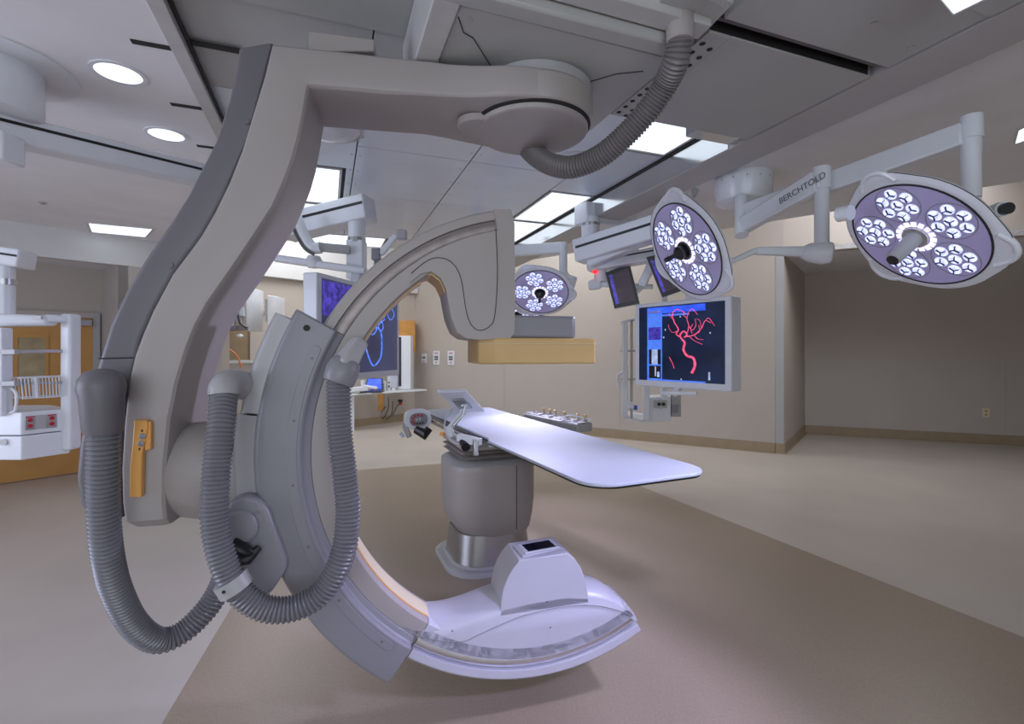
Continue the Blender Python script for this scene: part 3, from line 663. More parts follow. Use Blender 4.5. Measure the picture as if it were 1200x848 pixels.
# controller hanging at the far left end of the rail
c = W(484, 491, 3.95); t = thing('table_controller', 'small oval grey controller with red buttons clamped at the far table rail', 'controller', c)
fd = V((.35, -.9, .0)).normalized(); fx = V((.9, .35, 0)).normalized(); fu = Z
def oval(c, rx, rz, off, n=24, sq=.75):
    return [c+fx*rx*math.copysign(abs(math.cos(a))**sq, math.cos(a))+fu*rz*math.copysign(abs(math.sin(a))**sq, math.sin(a))+fd*off for a in (2*math.pi*i/n for i in range(n))]
c = W(490, 491, 3.95)
MB().loft([oval(c, .105*s_, .080*s_, o_) for s_, o_ in ((.6, -.13), (.9, -.11), (1, -.07), (1, .0), (.97, .02))]).build('housing', M['white'], t, ang=60)
fp = MB().loft([oval(c, .072, .052, o_) for o_ in (.015, .024)]).build('button_plate', M['sleeve'], t)
for i, (dx, dz) in enumerate(((-.048, .012), (-.03, .03), (-.004, .035), (.024, .031), (-.05, -.012), (-.036, -.03))):
    MB().lathe(c+fx*dx+fu*dz+fd*.024, fd, [(0, .009), (.004, .009), (.006, .005)], 12).build('button', M['red'], fp, 'red button')
for dx, dz in ((-.01, -.032), (.012, -.03), (.032, -.026)):
    MB().lathe(c+fx*dx+fu*dz+fd*.024, fd, [(0, .008), (.004, .008)], 12).build('button', M['black'], fp, 'black button')
for dx, dz in ((-.016, .0), (.008, .004)):
    MB().lathe(c+fx*dx+fu*dz+fd*.024, fd, [(0, .009), (.004, .009)], 12).build('button', M['pad'], fp, 'white button')
MB().tube([W(487, 503, 3.9), W(498, 509, 3.88), W(503, 502, 3.9)], [.03, .045, .03], 10).build('clamp', M['black'], t)
MB().beam(W(473, 497, 3.95), W(480, 512, 3.95), .03, .04).build('bracket', M['steel'], t, bev=.004)
MB().cyl(W(469, 507, 3.95), W(473, 512, 3.95), .013).build('knob', M['pad'], t)
MB().beam(W(498, 492, 3.98), tp3(1.15, 4.4, .925), .03, .03).build('rail_clamp', M['steel'], t)

# tilted operator screen on its stand
c0_ = tp3(1.12, 3.62, .93)
t = thing('table_monitor', 'small tilted white touch panel seen from behind on a bent stalk', 'monitor', c0_)
q = [W(512, 456, 3.75), W(546, 455, 3.75), W(565, 478, 3.45), W(532, 481, 3.45)]
q = [W(512, 456, 3.42), W(545, 455, 3.5), W(567, 479, 3.78), W(534, 480, 3.7)]
nn = (q[1]-q[0]).cross(q[3]-q[0]).normalized()
if nn.z > 0: nn = -nn
MB().prism(q, nn*0, nn*.028).build('screen_case', M['white'], t, bev=.006)
MB().prism([sum(q, V())/4+(p-sum(q, V())/4)*.9 for p in q], -nn*.002, nn*0).build('screen', M['glass'], t)
cq = sum(q, V())/4
MB().prism([cq+(p-cq)*.45 for p in q], nn*.028, nn*.045).build('mount', M['steel'], t, bev=.004)
MB().tube([cq+nn*.04, W(548, 473, 3.65), W(540, 484, 3.62), W(527, 500, 3.6)], .016, 12).build('stalk', M['white'], t)
MB().tube([cq+nn*.04+V((.03, 0, 0)), W(543, 486, 3.58), W(531, 499, 3.57)], .010, 10).build('stalk', M['steel'], t)
MB().beam(W(525, 499, 3.6), W(530, 512, 3.6), .05, .05).build('clamp', M['white'], t, bev=.008)
MB().tube(cm([W(533, 468, 3.7), W(529, 480, 3.6), W(522, 492, 3.55), W(522, 505, 3.5), W(528, 515, 3.48), W(538, 520, 3.45), W(541, 512, 3.45)], 6), .006, 8).build('cable', M['pad'], t)
# rail clamps on the near side
t = thing('rail_clamp', 'steel clamp block at the near end of the table rail', 'clamp', W(556, 520, 3.3))
MB().beam(W(538, 512, 3.42), W(562, 518, 3.25), .05, .05).build('block', M['white'], t, bev=.006)
MB().beam(W(557, 515, 3.24), W(558, 534, 3.22), .03, .035).build('bracket', M['steel'], t, bev=.004)
MB().cyl(W(544, 518, 3.38), W(546, 524, 3.3), .035, .03).build('knob', M['black'], t)
o = MB().cyl(W(519, 506, 3.6), W(519, 510, 3.6), .018, .026).build('orange_cap', M['orange']); o.parent = tb_; o.location = -V(tb_.location)

# control console at the far table side
c = W(650, 495, 4.2)
t = thing('knob_console', 'grey console with orange topped knobs on the far table rail', 'console', c)
ka, kb = W(617, 487, 4.75), W(684, 497, 4.05)
kd = (kb-ka).normalized(); kn = V((-kd.y, kd.x, 0)).normalized()
if kn.y < 0: kn = -kn
kd2 = V((kd.x, kd.y, 0)).normalized(); L = (kb-ka).length
zc = .93
a_ = V((ka.x, ka.y, zc)); b_ = V((kb.x, kb.y, zc))
MB().prism([a_-kn*.04, b_-kn*.07, b_+kn*.10, a_+kn*.08], Z*-.04, Z*.035).build('housing', M['light'], t, bev=.015, seg=3)
MB().prism([a_-kn*.02, b_-kn*.05, b_+kn*.08, a_+kn*.06], Z*.035, Z*.042).build('top_plate', M['light'], t, bev=.003)
for i, (f_, s_, om) in enumerate(((.12, .04, 0), (.25, .05, 1), (.36, .05, 1), (.46, .05, 1), (.62, .05, 1), (.74, .0, 2), (.84, .05, 1), (.95, .05, 1), (.3, -.01, 0), (.5, -.02, 0), (.9, -.02, 0))):
    p = a_.lerp(b_, f_)+kn*s_+Z*.042; r = .022 if om != 2 else .032
    k_ = MB().lathe(p, Z, [(0, r), (.012, r*.9), (.014, r*.6), (.03 if om else .014, r*.55)], 16).build('knob', M['light'], t)
    if om == 1: MB().lathe(p+Z*.03, Z, [(0, .015), (.022, .015), (.026, .010)], 14).build('knob_cap', M['ochre'], k_, 'orange knob cap')
MB().tube(cm([a_.lerp(b_, .7)-kn*.05+Z*.05, a_.lerp(b_, .85)-kn*.03+Z*.09, b_+kn*.08+Z*.06], 5), .006, 6).build('guard_rail', M['white'], t)

# ------------------------------------------------------------------ surgical lamps
def lamp_head(root, c, n, R, up=None, pw=1.0, white_handle=False, rot=0.0, big=False):
    c = V(c); n = V(n).normalized()
    a = n.cross(Z).normalized(); b = n.cross(a)
    ca, sa = math.cos(rot), math.sin(rot); a, b = a*ca+b*sa, b*ca-a*sa
    def pt(x, y, h=0): return c+a*x+b*y+n*h
    def outl(s_, h, k=48):
        out = []
        for i in range(k):
            t_ = 2*math.pi*i/k; f_ = 1+.085*max(0, math.cos(3*t_))**1.5
            out.append(pt(R*s_*f_*math.cos(t_), R*s_*f_*math.sin(t_), h))
        return out
    MB().loft([outl(.5, -.20*R*1.3), outl(.85, -.2*R), outl(1.02, -.13*R), outl(1.12, -.04*R), outl(1.13, .0), outl(1.06, .03*R), outl(1.02, .03*R)]).build('head_shell', M['white'], root, ang=50)
    def circ(s_, h, k=56): return [pt(R*s_*math.cos(2*math.pi*i/k), R*s_*math.sin(2*math.pi*i/k), h) for i in range(k)]
    MB().loft([outl(1.1315, -.012*R), outl(1.1325, .004*R)], cap=False).build('edge_seal', M['black'], root)
    MB().loft([circ(1.0, .028*R), circ(1.0, .045*R), circ(.975, .045*R), circ(.975, .028*R)]).build('face_seal', M['black'], root)
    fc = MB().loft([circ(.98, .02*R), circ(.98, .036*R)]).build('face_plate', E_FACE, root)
    # lenses: one mesh, shared
    proto = None
    for k in range(5):
        t_ = 2*math.pi*k/5+.3; cx, cy = .625*R*math.cos(t_), .625*R*math.sin(t_)
        MB().loft([[pt(cx+R*.335*q*math.cos(u), cy+R*.335*q*math.sin(u), h*R) for u in (2*math.pi*i/32 for i in range(32))] for q, h in ((1.0, .036), (1.0, .044), (.975, .044), (.975, .036))], cap=False).build('cluster_ring', M['sleeve'], root)
        for j in range(7):
            rr_ = 0 if j == 6 else .215*R; u = t_+math.pi*j/3
            lx, ly = cx+rr_*math.cos(u), cy+rr_*math.sin(u); lr = .094*R
            m_ = Matrix(((a.x, b.x, n.x, 0), (a.y, b.y, n.y, 0), (a.z, b.z, n.z, 0), (0, 0, 0, 1)))
            w = pt(lx, ly, .036*R); mw = Matrix.Translation(w-root.location) @ m_ @ Matrix.Rotation(u, 4, 'Z')
            if proto is None:
                q = MB(); q.lathe((0, 0, 0), (0, 0, 1), [(0, lr), (.008*R, lr), (.022*R, lr*.7), (.028*R, 0)], 16)
                q.mi = 1
                for v_ in range(3):
                    an = 2*math.pi*v_/3; d_ = V((math.cos(an), math.sin(an), 0)); s2 = V((-d_.y, d_.x, 0))
                    q.box(d_*lr*.4+Z*.022*R, (lr*.75, lr*.12, .050*R), (d_, s2, Z))
                q.mi = 2
                q.lathe((0, 0, 0), (0, 0, 1), [(0, lr*1.0), (.008*R, lr*1.08), (.009*R, lr*1.0)], 16)
                proto = q.build('lens', [E_LED, M['black'], M['white']], root, mw=mw)
            else:
                o_ = proto.copy(); COL.objects.link(o_); o_.parent = root; o_.matrix_local = mw
    for i in range(15):
        u = 2*math.pi*i/15; d_ = a*math.cos(u)+b*math.sin(u); s2 = n.cross(d_)
        MB().box(c+d_*R*.245+n*.042*R, (.085*R, .075*R, .02*R), (d_, s2, n)).build('ring_led', E_LED2, root)
    MB().lathe(c+n*.03*R, n, [(0, .19*R), (.05*R, .19*R), (.05*R, .14*R)], 28).build('handle_collar', M['black'] if not white_handle else M['steel'], root)
    if white_handle: MB().lathe(c, n, [(0, .13*R), (.55*R, .105*R), (.6*R, .1*R)], 24).build('handle', M['light'], root); MB().lathe(c+n*.6*R, n, [(0, .085*R), (.006, .085*R)], 20).build('handle_tip', M['black'], root)
    else: MB().lathe(c, n, [(0, .12*R), (.12*R, .13*R), (.2*R, .15*R), (.26*R, .1*R), (.3*R, .045*R), (.52*R, .05*R), (.54*R, .04*R)], 18).build('handle', M['black'], root)
    for s_ in (0, 2, 4):      # grips cut at the three bulges
        u = math.pi/3*s_; d_ = a*math.cos(u)+b*math.sin(u); s2 = n.cross(d_)
        MB().tube(cm([c+d_*R*1.02+s2*R*.30+n*R*.02, c+d_*R*1.19+s2*R*.17, c+d_*R*1.25, c+d_*R*1.19-s2*R*.17, c+d_*R*1.02-s2*R*.30+n*R*.02], 6), .028*R+.004, 10).build('grip', M['white'], root)
    # light of the lamp
    ld = bpy.data.lights.new('lamp_beam', 'SPOT'); ld.energy = LAMP_W*pw; ld.color = (.68, .66, 1.0); ld.spot_size = math.radians(75); ld.spot_blend = .8; ld.shadow_soft_size = .10
    lo = bpy.data.objects.new('lamp_beam', ld); COL.objects.link(lo); lo.parent = root; ROOT[lo.name] = ROOT[root.name]
    lo.matrix_local = Matrix.Translation(c+n*.62*R-root.location) @ (n.to_track_quat('Z', 'Y').to_matrix().to_4x4() @ Matrix.Rotation(math.pi, 4, 'X'))
    return pt

# ceiling drum of the right lamps
dc = WZ(871, 207, 2.86)
t = thing('lamp_mount', 'white round ceiling drum that carries the two right lamps', 'ceiling mount', dc)
MB().lathe(dc, -Z, [(0, .20), (.14, .20), (.16, .19), (.19, .188), (.215, .15), (.22, 0)], 40).build('drum', M['white'], t)
for k in range(6):
    u = math.radians(200+k*26); p = dc+V((math.cos(u), math.sin(u), 0))*.2-Z*.05; MB().cyl(p, p+V((math.cos(u), math.sin(u), 0))*.003, .006, n=8).build('screw', M['steel'], t)
sp_ = W(869, 240, 3.55)
MB().cyl(V((sp_.x, sp_.y, 2.66)), W(869, 276, 3.45), .045, n=20).build('spindle', M['white'], t)

c = V((1.839, 2.244, 2.079)); n = V((-.728, -.091, -.679))
A_ = thing('surgical_light', 'big round surgical lamp hanging at the far right with a white handle', 'surgical lamp', c)
lamp_head(A_, c, n, .285, white_handle=True, rot=.5, pw=1.5)
pt_, pb_ = W(1138, 136, 2.42), W(1138, 232, 2.42)
MB().cyl(pt_, W(1138, 163, 2.42), .047, n=24).build('pole_cap', M['white'], A_, bev=.002)
MB().cyl(W(1138, 162, 2.42), pb_, .040, n=24).build('pole', M['white'], A_)
MB().tube(cm([pb_, W(1140, 250, 2.43), W(1125, 262, 2.40), c-n*.06], 6), .035, 14).build('yoke', M['white'], A_)
MB().beam(W(1130, 157, 2.42), W(873, 250, 3.5), .07, .11, .07, .13).build('arm', M['white'], A_, bev=.01)
k1 = W(1160, 248, 2.3); MB().lathe(k1, W(1180, 244, 2.2)-k1, [(0, .028), (.05, .028), (.052, .034), (.085, .034)], 20).build('side_knob', M['white'], A_)
k1 = W(1176, 245, 2.22); MB().cyl(k1, k1+(W(1180, 244, 2.2)-W(1160, 248, 2.3)).normalized()*.03, .026, n=16).build('knob_end', M['black'], A_)
MB().cyl(W(997, 249, 2.25), W(983, 251, 2.3), .035, n=16).build('side_hub', M['white'], A_)

c = V((1.012, 2.87, 2.142)); n = V((-.868, -.21, -.45))
B_ = thing('surgical_light', 'tilted surgical lamp in front of the angiogram display with a thin black handle', 'surgical lamp', c)
lamp_head(B_, c, n, .285, rot=.2)
e_ = W(963, 300, 2.95)
MB().cyl(W(963, 196, 2.95), W(963, 222, 2.95), .048, n=24).build('pole_cap', M['white'], B_, bev=.002)
MB().cyl(W(963, 221, 2.95), W(963, 292, 2.95), .040, n=24).build('pole', M['white'], B_)
MB().beam(W(958, 213, 2.95), W(872, 264, 3.45), .07, .13, .07, .11).build('arm', M['white'], B_, bev=.01)
MB().lathe(W(975, 296, 2.93), W(975, 296, 2.93)-W(950, 296, 2.98), [(-.16, .03), (-.12, .055), (-.05, .07), (.0, .06), (.01, .04)], 24).build('joint', M['white'], B_, bev=.003)
MB().beam(W(955, 295, 2.98), W(885, 294, 3.02), .05, .065, .045, .045).build('spring_arm', M['white'], B_, bev=.012, seg=3)
MB().tube([W(887, 293, 3.02), W(880, 296, 3.02), W(858, 306, 3.0), c-n*.07], .018, 12).build('spring_arm', M['white'], B_)
k1 = W(812, 228, 2.92); MB().lathe(k1, W(815, 222, 2.85)-k1, [(0, .022), (.05, .022)], 16).build('side_knob', M['steel'], B_)

c = V((.28, 4.944, 2.147)); n = V((-.076, -.659, -.749))
C_ = thing('surgical_light', 'distant surgical lamp behind the detector head', 'surgical lamp', c)
lamp_head(C_, c, n, .285, rot=.9, pw=1.3)
MB().cyl(W(660, 284, 5.0), W(660, 320, 5.0), .042, n=20).build('pole', M['white'], C_)
MB().tube([W(660, 318, 5.0), W(664, 325, 5.0), W(672, 327, 4.95), (W(668, 338, 4.95))], .04, 12).build('yoke', M['white'], C_)
MB().beam(W(660, 290, 5.0), W(560, 297, 5.3), .07, .11).build('arm', M['white'], C_, bev=.01)
MB().cyl(W(560, 297, 5.3), W(560, 253.3, 5.3), .05).build('ceiling_pole', M['white'], C_)
c = V((.06, 5.6, 1.98)); n = V((.1, -.6, -.8))
D_ = thing('surgical_light', 'surgical lamp mostly hidden behind the detector head and another lamp', 'surgical lamp', c)
lamp_head(D_, c, n, .285, rot=.1)
MB().tube([c-n*.05, c+V((-.1, .3, .4)), c+V((-.1, .5, 1.02))], .04, 12).build('arm', M['white'], D_)

# lettering of the lamp maker on the arm and on the rim
def lettering(txt, size, p, ex, ez, parent, m):
    cu = bpy.data.curves.new('lettering', 'FONT'); cu.body = txt; cu.size = size; cu.extrude = .0008
    tmp = bpy.data.objects.new('lettering', cu); COL.objects.link(tmp)
    dg = bpy.context.evaluated_depsgraph_get(); me = bpy.data.meshes.new_from_object(tmp.evaluated_get(dg))
    bpy.data.objects.remove(tmp)
    o = bpy.data.objects.new('lettering', me); COL.objects.link(o); me.materials.clear(); me.materials.append(m)
    ex = V(ex).normalized(); ey = (V(ez)-ex*V(ez).dot(ex)).normalized(); nz = ex.cross(ey)
    o.parent = parent
    o.matrix_local = Matrix.Translation(V(p)-parent.location) @ Matrix(((ex.x, ey.x, nz.x, 0), (ex.y, ey.y, nz.y, 0), (ex.z, ey.z, nz.z, 0), (0, 0, 0, 1)))
    ROOT[o.name] = ROOT[parent.name]
    return o
a, b = W(872, 264, 3.45), W(958, 213, 2.95); d = (b-a).normalized()
nrm = d.cross(Z).normalized()
if nrm.y > 0: nrm = -nrm
lettering('BERCHTOLD', .055, a.lerp(b, .58)+nrm*.037-Z*.02, d, Z, B_, M['cover'])

# ------------------------------------------------------------------ displays
def display(t, L, R_, z0, z1, th, bez, caseM, scrM, nside):
    """L, R_: plan points of the face's left and right edges"""
    ex = (R_-L).normalized(); wid = (R_-L).length; nn = V((ex.y, -ex.x, 0))*nside
    MB().prism([L, R_, R_-nn*th, L-nn*th], Z*z0, Z*z1).build('case', caseM, t, bev=.012, seg=3)
    s = MB().prism([L+ex*bez, R_-ex*bez, R_-ex*bez+nn*.003, L+ex*bez+nn*.003], Z*(z0+bez*1.1), Z*(z1-bez*.7)).build('screen', scrM, t)
    sw = wid-2*bez; sh = (z1-bez*.7)-(z0+bez*1.1)
    def sp(u, v, h=.0035): return L+ex*(bez+sw*u)+nn*h+Z*(z0+bez*1.1+sh*v)
    return s, sp, ex, nn
mL = W(744, 400, 4.92); mR = W(857, 400, 4.12); mL.z = mR.z = 0
t = thing('large_display', 'large wall-sized display with a pink vessel image on black', 'monitor', (mL+mR)/2+Z*1.2)
s, sp, ex, nn = display(t, mL, mR, 1.215, 2.02, .16, .055, M['white'], E_NAVY, 1)
def rect(u0, u1, v0, v1, m, nm='image_area', h=.0045, par=s):
    MB().prism([sp(u0, v0, .003), sp(u1, v0, .003), sp(u1, v0, h), sp(u0, v0, h)], Z*0, Z*((sp(0, v1)-sp(0, v0)).z)).build(nm, m, par)
rect(.11, .30, .02, .97, E_LBLUE); rect(.11, .80, .90, .985, E_BLUE); rect(.11, .80, .0, .02, E_LBLUE)
rect(.30, .62, .86, .885, E_LBLUE, h=.0055); rect(.13, .285, .55, .72, E_VIO, h=.006); rect(.135, .285, .22, .42, M['black'], h=.006)
rect(.17, .245, .22, .42, E_GRY, h=.007); rect(.135, .285, .03, .20, M['black'], h=.006); rect(.21, .225, .06, .19, E_GRY, h=.007); rect(.24, .27, .05, .12, E_GRY, h=.007)
for u in (.13, .18, .23): rect(u, u+.04, .915, .935, M['ochre'], h=.006)
vz = MB()
def vess(pts, r0, r1):
    p = cm([sp(u, v, .008) for u, v in pts], 5); N = len(p)
    vz.tube(p, [.68*(r0+(r1-r0)*i/(N-1)) for i in range(N)], 6)
vess([(.655, .12), (.69, .22), (.67, .31), (.60, .34), (.56, .42), (.575, .50), (.545, .545)], .019, .013)
vess([(.545, .545), (.52, .60), (.56, .65), (.60, .61), (.57, .57)], .011, .009)
vess([(.52, .58), (.475, .62), (.50, .68), (.45, .78), (.43, .88), (.47, .935), (.53, .92), (.58, .88)], .009, .004)
vess([(.45, .80), (.40, .86), (.39, .90)], .004, .003); vess([(.50, .66), (.43, .64), (.39, .70), (.38, .75)], .004, .002)
vess([(.57, .58), (.68, .60), (.76, .68), (.80, .77), (.86, .74)], .008, .004)
vess([(.68, .60), (.72, .55), (.78, .54)], .005, .003); vess([(.62, .59), (.68, .53), (.77, .48)], .004, .003)
vess([(.60, .61), (.62, .72), (.60, .82), (.65, .93), (.72, .85)], .006, .003); vess([(.62, .72), (.66, .66), (.70, .72), (.69, .80)], .005, .003)
vess([(.76, .68), (.74, .78), (.70, .80)], .004, .002); vess([(.80, .77), (.84, .80), (.90, .70)], .004, .003); vess([(.60, .82), (.56, .86), (.57, .9)], .004, .003)
vess([(.66, .62), (.64, .68), (.67, .74)], .004, .003); vess([(.70, .62), (.74, .64), (.73, .72)], .004, .003); vess([(.39, .32), (.43, .24), (.45, .17)], .005, .004)
vz.build('vessel_image', E_PINK, s)
for u, v in ((.32, .58), (.34, .68), (.85, .62), (.53, .035), (.52, .84)): rect(u-.007, u+.007, v-.01, v+.01, E_GRY)
rect(.83, .85, .04, .14, E_GRY)
MB().beam(sp(.3, -.16, .02), sp(.72, -.13, .02), .03, .035).build('handle_bar', M['white'], t, bev=.008)
MB().cyl(sp(.46, -.09, -.05), sp(.46, -.16, .02), .03, n=14).build('handle_joint', M['white'], t)
MB().beam(sp(.15, -.03, -.05), sp(.15, -.10, -.05), .03, .03).build('bracket', M['white'], t)
MB().beam(sp(.3, -.08, -.12), sp(1.0, -.06, -.12), .08, .03).build('bracket', M['steel'], t)
MB().beam(sp(.5, .9, -.2), sp(.5, 1.45, -.25), .10, .10).build('hanger', M['white'], t, bev=.01)

nL = W(372, 400, 3.5); nR = W(468, 400, 4.75); nL.z = nR.z = 0
t = thing('large_display', 'large display with blue skull scans behind the arc, seen past the hose fitting', 'monitor', (nL+nR)/2+Z*1.2)
s, sp, ex, nn = display(t, nL, nR, 1.325, 2.115, .12, .05, M['white'], E_CT, 1)
def loopline(pts, r, m, nm='scan_line'):
    MB().tube(cm([sp(u, v, .006) for u, v in pts], 6, True), r, 6).build(nm, m, s)
rect(0.0, .5, .62, .98, E_VIO, par=s)
loopline([(.62, .07), (.55, .17), (.50, .35), (.53, .5), (.62, .56), (.72, .5), (.74, .35), (.72, .17)], .007, E_CTL)
loopline([(.60, .45), (.57, .52), (.60, .58), (.66, .52)], .005, E_CTL); loopline([(.72, .50), (.76, .55), (.74, .62), (.69, .57)], .005, E_CTL)
loopline([(.88, .66), (.83, .74), (.88, .82), (.94, .74)], .004, E_CTL); loopline([(.60, .60), (.64, .72), (.72, .76), (.78, .66), (.70, .62)], .004, E_CTL)
MB().prism([nR+ex*.01-nn*.02, nR+ex*.03-nn*.02, nR+ex*.03-nn*.10, nR+ex*.01-nn*.10], Z*1.2, Z*2.0).build('side_post', M['white'], t, bev=.006)
MB().beam((nL+nR)/2-nn*.1+Z*2.08, W(418, 322, 4.34), .08, .08).build('hanger', M['white'], t, bev=.01)

# two small dark monitors on the right booms
def small(px, lab, D):
    q = [W(x, y, D+dd) for x, y, dd in px]; nn = (q[1]-q[0]).cross(q[3]-q[0]).normalized()
    if nn.y > 0: nn = -nn
    c = sum(q, V())/4; t = thing('small_monitor', lab, 'monitor', c)
    MB().prism(q, -nn*.06, nn*0).build('case', M['white'], t, bev=.006)
    MB().prism([c+(p-c)*.985 for p in q], nn*0, nn*.004).build('bezel', M['black'], t)
    MB().prism([c+(p-c)*.78 for p in q], nn*.004, nn*.006).build('screen', M['yglass'], t)
    k = [c+(p-c)*.78+nn*.0065 for p in q]
    MB().prism([k[0], k[0].lerp(k[1], .16), k[3].lerp(k[2], .16), k[3]], nn*0, nn*.001).build('screen_glow', E_VIO, t)
    return t, c, nn
t1, c1, n1 = small([(709, 319, 0), (738, 308, -.06), (750, 356, -.06), (720, 362, 0)], 'small dark tilted monitor left of the tilted lamp, fully in view', 4.9)
t2, c2, n2 = small([(757, 301, 0), (786, 294, -.06), (802, 340, -.06), (776, 349, 0)], 'small dark tilted monitor partly hidden behind the tilted lamp', 4.6)
MB().tube([c1-n1*.06, W(742, 345, 5.0), W(752, 335, 5.0), W(765, 312, 5.0)], .035, 10).build('arm', M['white'], t1)
MB().tube([c2-n2*.06, W(800, 320, 4.9), W(800, 290, 4.9)], .035, 10).build('arm', M['white'], t2)

# ------------------------------------------------------------------ ceiling booms
def striped(t, p0, p1, w, h, w1=None, h1=None, side=None, sf=(.05, .95), sz=.12):
    o = MB().beam(p0, p1, w, h, w1, h1).build('arm', M['white'], t, bev=.012)
    d = (p1-p0).normalized(); a = d.cross(Z).normalized()
    if a.dot(-p0) < 0: a = -a
    b0 = p0.lerp(p1, sf[0])+a*(w/2); b1 = p0.lerp(p1, sf[1])+a*((w1 or w)/2)
    MB().beam(b0+Z*h*sz, b1+Z*(h1 or h)*sz, .006, h*.11).build('stripe', M['black'], o, 'black slot line along the arm')
    return o
# right rear boom
t = thing('equipment_boom', 'stack of thick white boom arms with black stripes above the small monitors', 'ceiling boom', W(700, 270, 4.8))
striped(t, W(680, 250, 4.7), W(790, 268, 5.3), .20, .19, sf=(.1, .95))
MB().cyl(W(692, 255, 4.7), W(692, 285, 4.7), .085, n=28).build('swivel', M['white'], t)
MB().cyl(W(692, 262, 4.7), W(692, 265, 4.7), .088, n=28).build('swivel_ring', M['steel'], t)
striped(t, W(677, 296, 4.5), W(775, 266, 4.1), .20, .20, sf=(.03, .97))
MB().beam(W(690, 308, 4.5), W(745, 285, 4.3), .16, .10).build('arm_cover', M['white'], t, bev=.02)
striped(t, W(690, 312, 5.0), W(770, 298, 4.7), .18, .12, sf=(.02, .98), sz=.2)
MB().cyl(W(704, 314, 5.0), W(704, 330, 5.0), .065, n=20).build('swivel', M['white'], t)
MB().beam(W(690, 334, 5.0), W(704, 333, 5.0), .1, .1).build('end_block', M['white'], t, bev=.02)
MB().beam(W(700, 333, 5.0), W(765, 336, 4.95), .05, .05).build('cross_bar', M['white'], t, bev=.01)
MB().cyl(W(697, 315, 4.95), W(697, 319, 4.92), .02, n=10).build('indicator', E_RED, t)
MB().beam(W(752, 335, 4.85), W(765, 306, 4.8), .07, .08).build('lift_arm', M['white'], t, bev=.015)
MB().cyl(W(758, 262, 5.5), W(758, 262, 5.5)+Z*.15, .12, n=24).build('ceiling_foot', M['white'], t)
# left rear boom
t = thing('equipment_boom', 'white boom arm with black stripe and column, seen in the bend of the support arm', 'ceiling boom', W(418, 260, 4.4))
striped(t, W(434, 244, 4.4), W(335, 268, 4.6), .22, .22, sf=(.02, .98))
MB().cyl(W(418, 250, 4.4), W(418, 282, 4.4), .075, n=28).build('swivel', M['white'], t)
MB().cyl(W(418, 279, 4.4), W(418, 285, 4.4), .078, n=28).build('swivel_ring', M['steel'], t)
MB().box(W(418, 305, 4.4), (.145, .145, .34)).build('column', M['white'], t, bev=.01)
MB().tube(cm([W(345, 250, 4.2), W(350, 262, 4.2), W(357, 278, 4.2), W(366, 290, 4.2), W(376, 290, 4.2)], 5), .05, 12).build('lift_arm', M['white'], t)
MB().beam(W(372, 289, 4.2), W(410, 293, 4.3), .06, .07).build('cross_arm', M['light'], t, bev=.01)
MB().tube(cm([W(340, 258, 4.15), W(347, 275, 4.15), W(357, 291, 4.15), W(368, 298, 4.15)], 5), .012, 8).build('cable', M['cable'], t)
MB().beam(W(320, 302, 4.3), W(430, 318, 4.3), .10, .06).build('lower_arm', M['white'], t, bev=.02)
MB().lathe(W(368, 300, 4.3), -Z, [(0, .05), (.05, .075), (.1, .05), (.11, 0)], 20).build('lower_joint', M['white'], t)
MB().cyl(W(340, 267, 4.6), V((W(340, 267, 4.6).x, 4.6, 3.0)), .08, n=20).build('ceiling_foot', M['white'], t)
t = thing('camera_bracket', 'small pale boxed camera on a slanted bracket just above the arc', 'camera', W(471, 275, 4.2))
MB().box(W(471, 275, 4.2), (.08, .08, .08)).build('camera_box', M['light'], t, bev=.008)
MB().beam(W(464, 276, 4.2), W(446, 298, 4.2), .05, .05).build('bracket', M['white'], t, bev=.01)
MB().box(W(441, 298, 4.2), (.07, .07, .1)).build('joint', M['sleeve'], t, bev=.008)
MB().beam(W(441, 298, 4.2), W(441, 325, 4.3), .04, .04).build('stalk', M['sleeve'], t)
# left ceiling drum, long arm
dc = WZ(12, 70, 2.94); dc = V((-2.55, 2.38, 2.94))
t = thing('boom_mount', 'large white ceiling drum at the upper left corner', 'ceiling mount', dc)
MB().lathe(dc, -Z, [(0, .36), (.008, .36), (.01, .30), (.012, .225), (.20, .225), (.235, .21), (.25, .17), (.25, 0)], 48).build('drum', M['white'], t)
t = thing('ceiling_boom', 'long horizontal white arm with a black slot under the left ceiling', 'ceiling boom', W(0, 160, 2.45))
striped(t, W(-130, 120, 2.1), W(236, 206, 3.35), .13, .14, sf=(0, .97), sz=.18)
o = MB().box(W(2, 175, 2.35), (.12, .12, .14)).build('ceiling_unit', M['white'], bev=.012); tag(o, 'small white box hanging at the left edge under the long arm', 'ceiling unit')
# floor-side equipment pendant at left
def LD(x): return 2.9+max(0, x-25)*.0036
def PW(x, y): return W(x, y, LD(x))
t = thing('equipment_pendant', 'white ceiling pendant with wire basket and red sockets at the left edge', 'equipment pendant', PW(10, 510))
striped(t, W(-70, 290, 2.9), W(33, 305, 3.0), .16, .11, sf=(0, .98), sz=.1)
MB().cyl(W(5, 312, 2.95), W(5, 368, 2.95), .05, n=24).build('pole', M['white'], t)
MB().cyl(W(5, 327, 2.95), W(5, 334, 2.95), .056, n=24).build('pole_ring', M['steel'], t)
MB().beam(W(-60, 374, 2.9), PW(62, 376), .14, .095, .12, .06).build('cross_arm', M['white'], t, bev=.02, seg=3)
MB().beam(PW(52, 373), PW(86, 374), .07, .045).build('cross_arm', M['white'], t, bev=.01)
MB().box(PW(57, 373)+V((0, -.07, 0)), (.05, .01, .02)).build('label_plate', M['light'], t)
MB().beam(PW(83, 368), PW(83, 526), .07, .085).build('column', M['white'], t, bev=.016, seg=3)
MB().beam(W(4, 384, 2.9), W(4, 487, 2.9), .05, .07).build('column', M['white'], t, bev=.008)
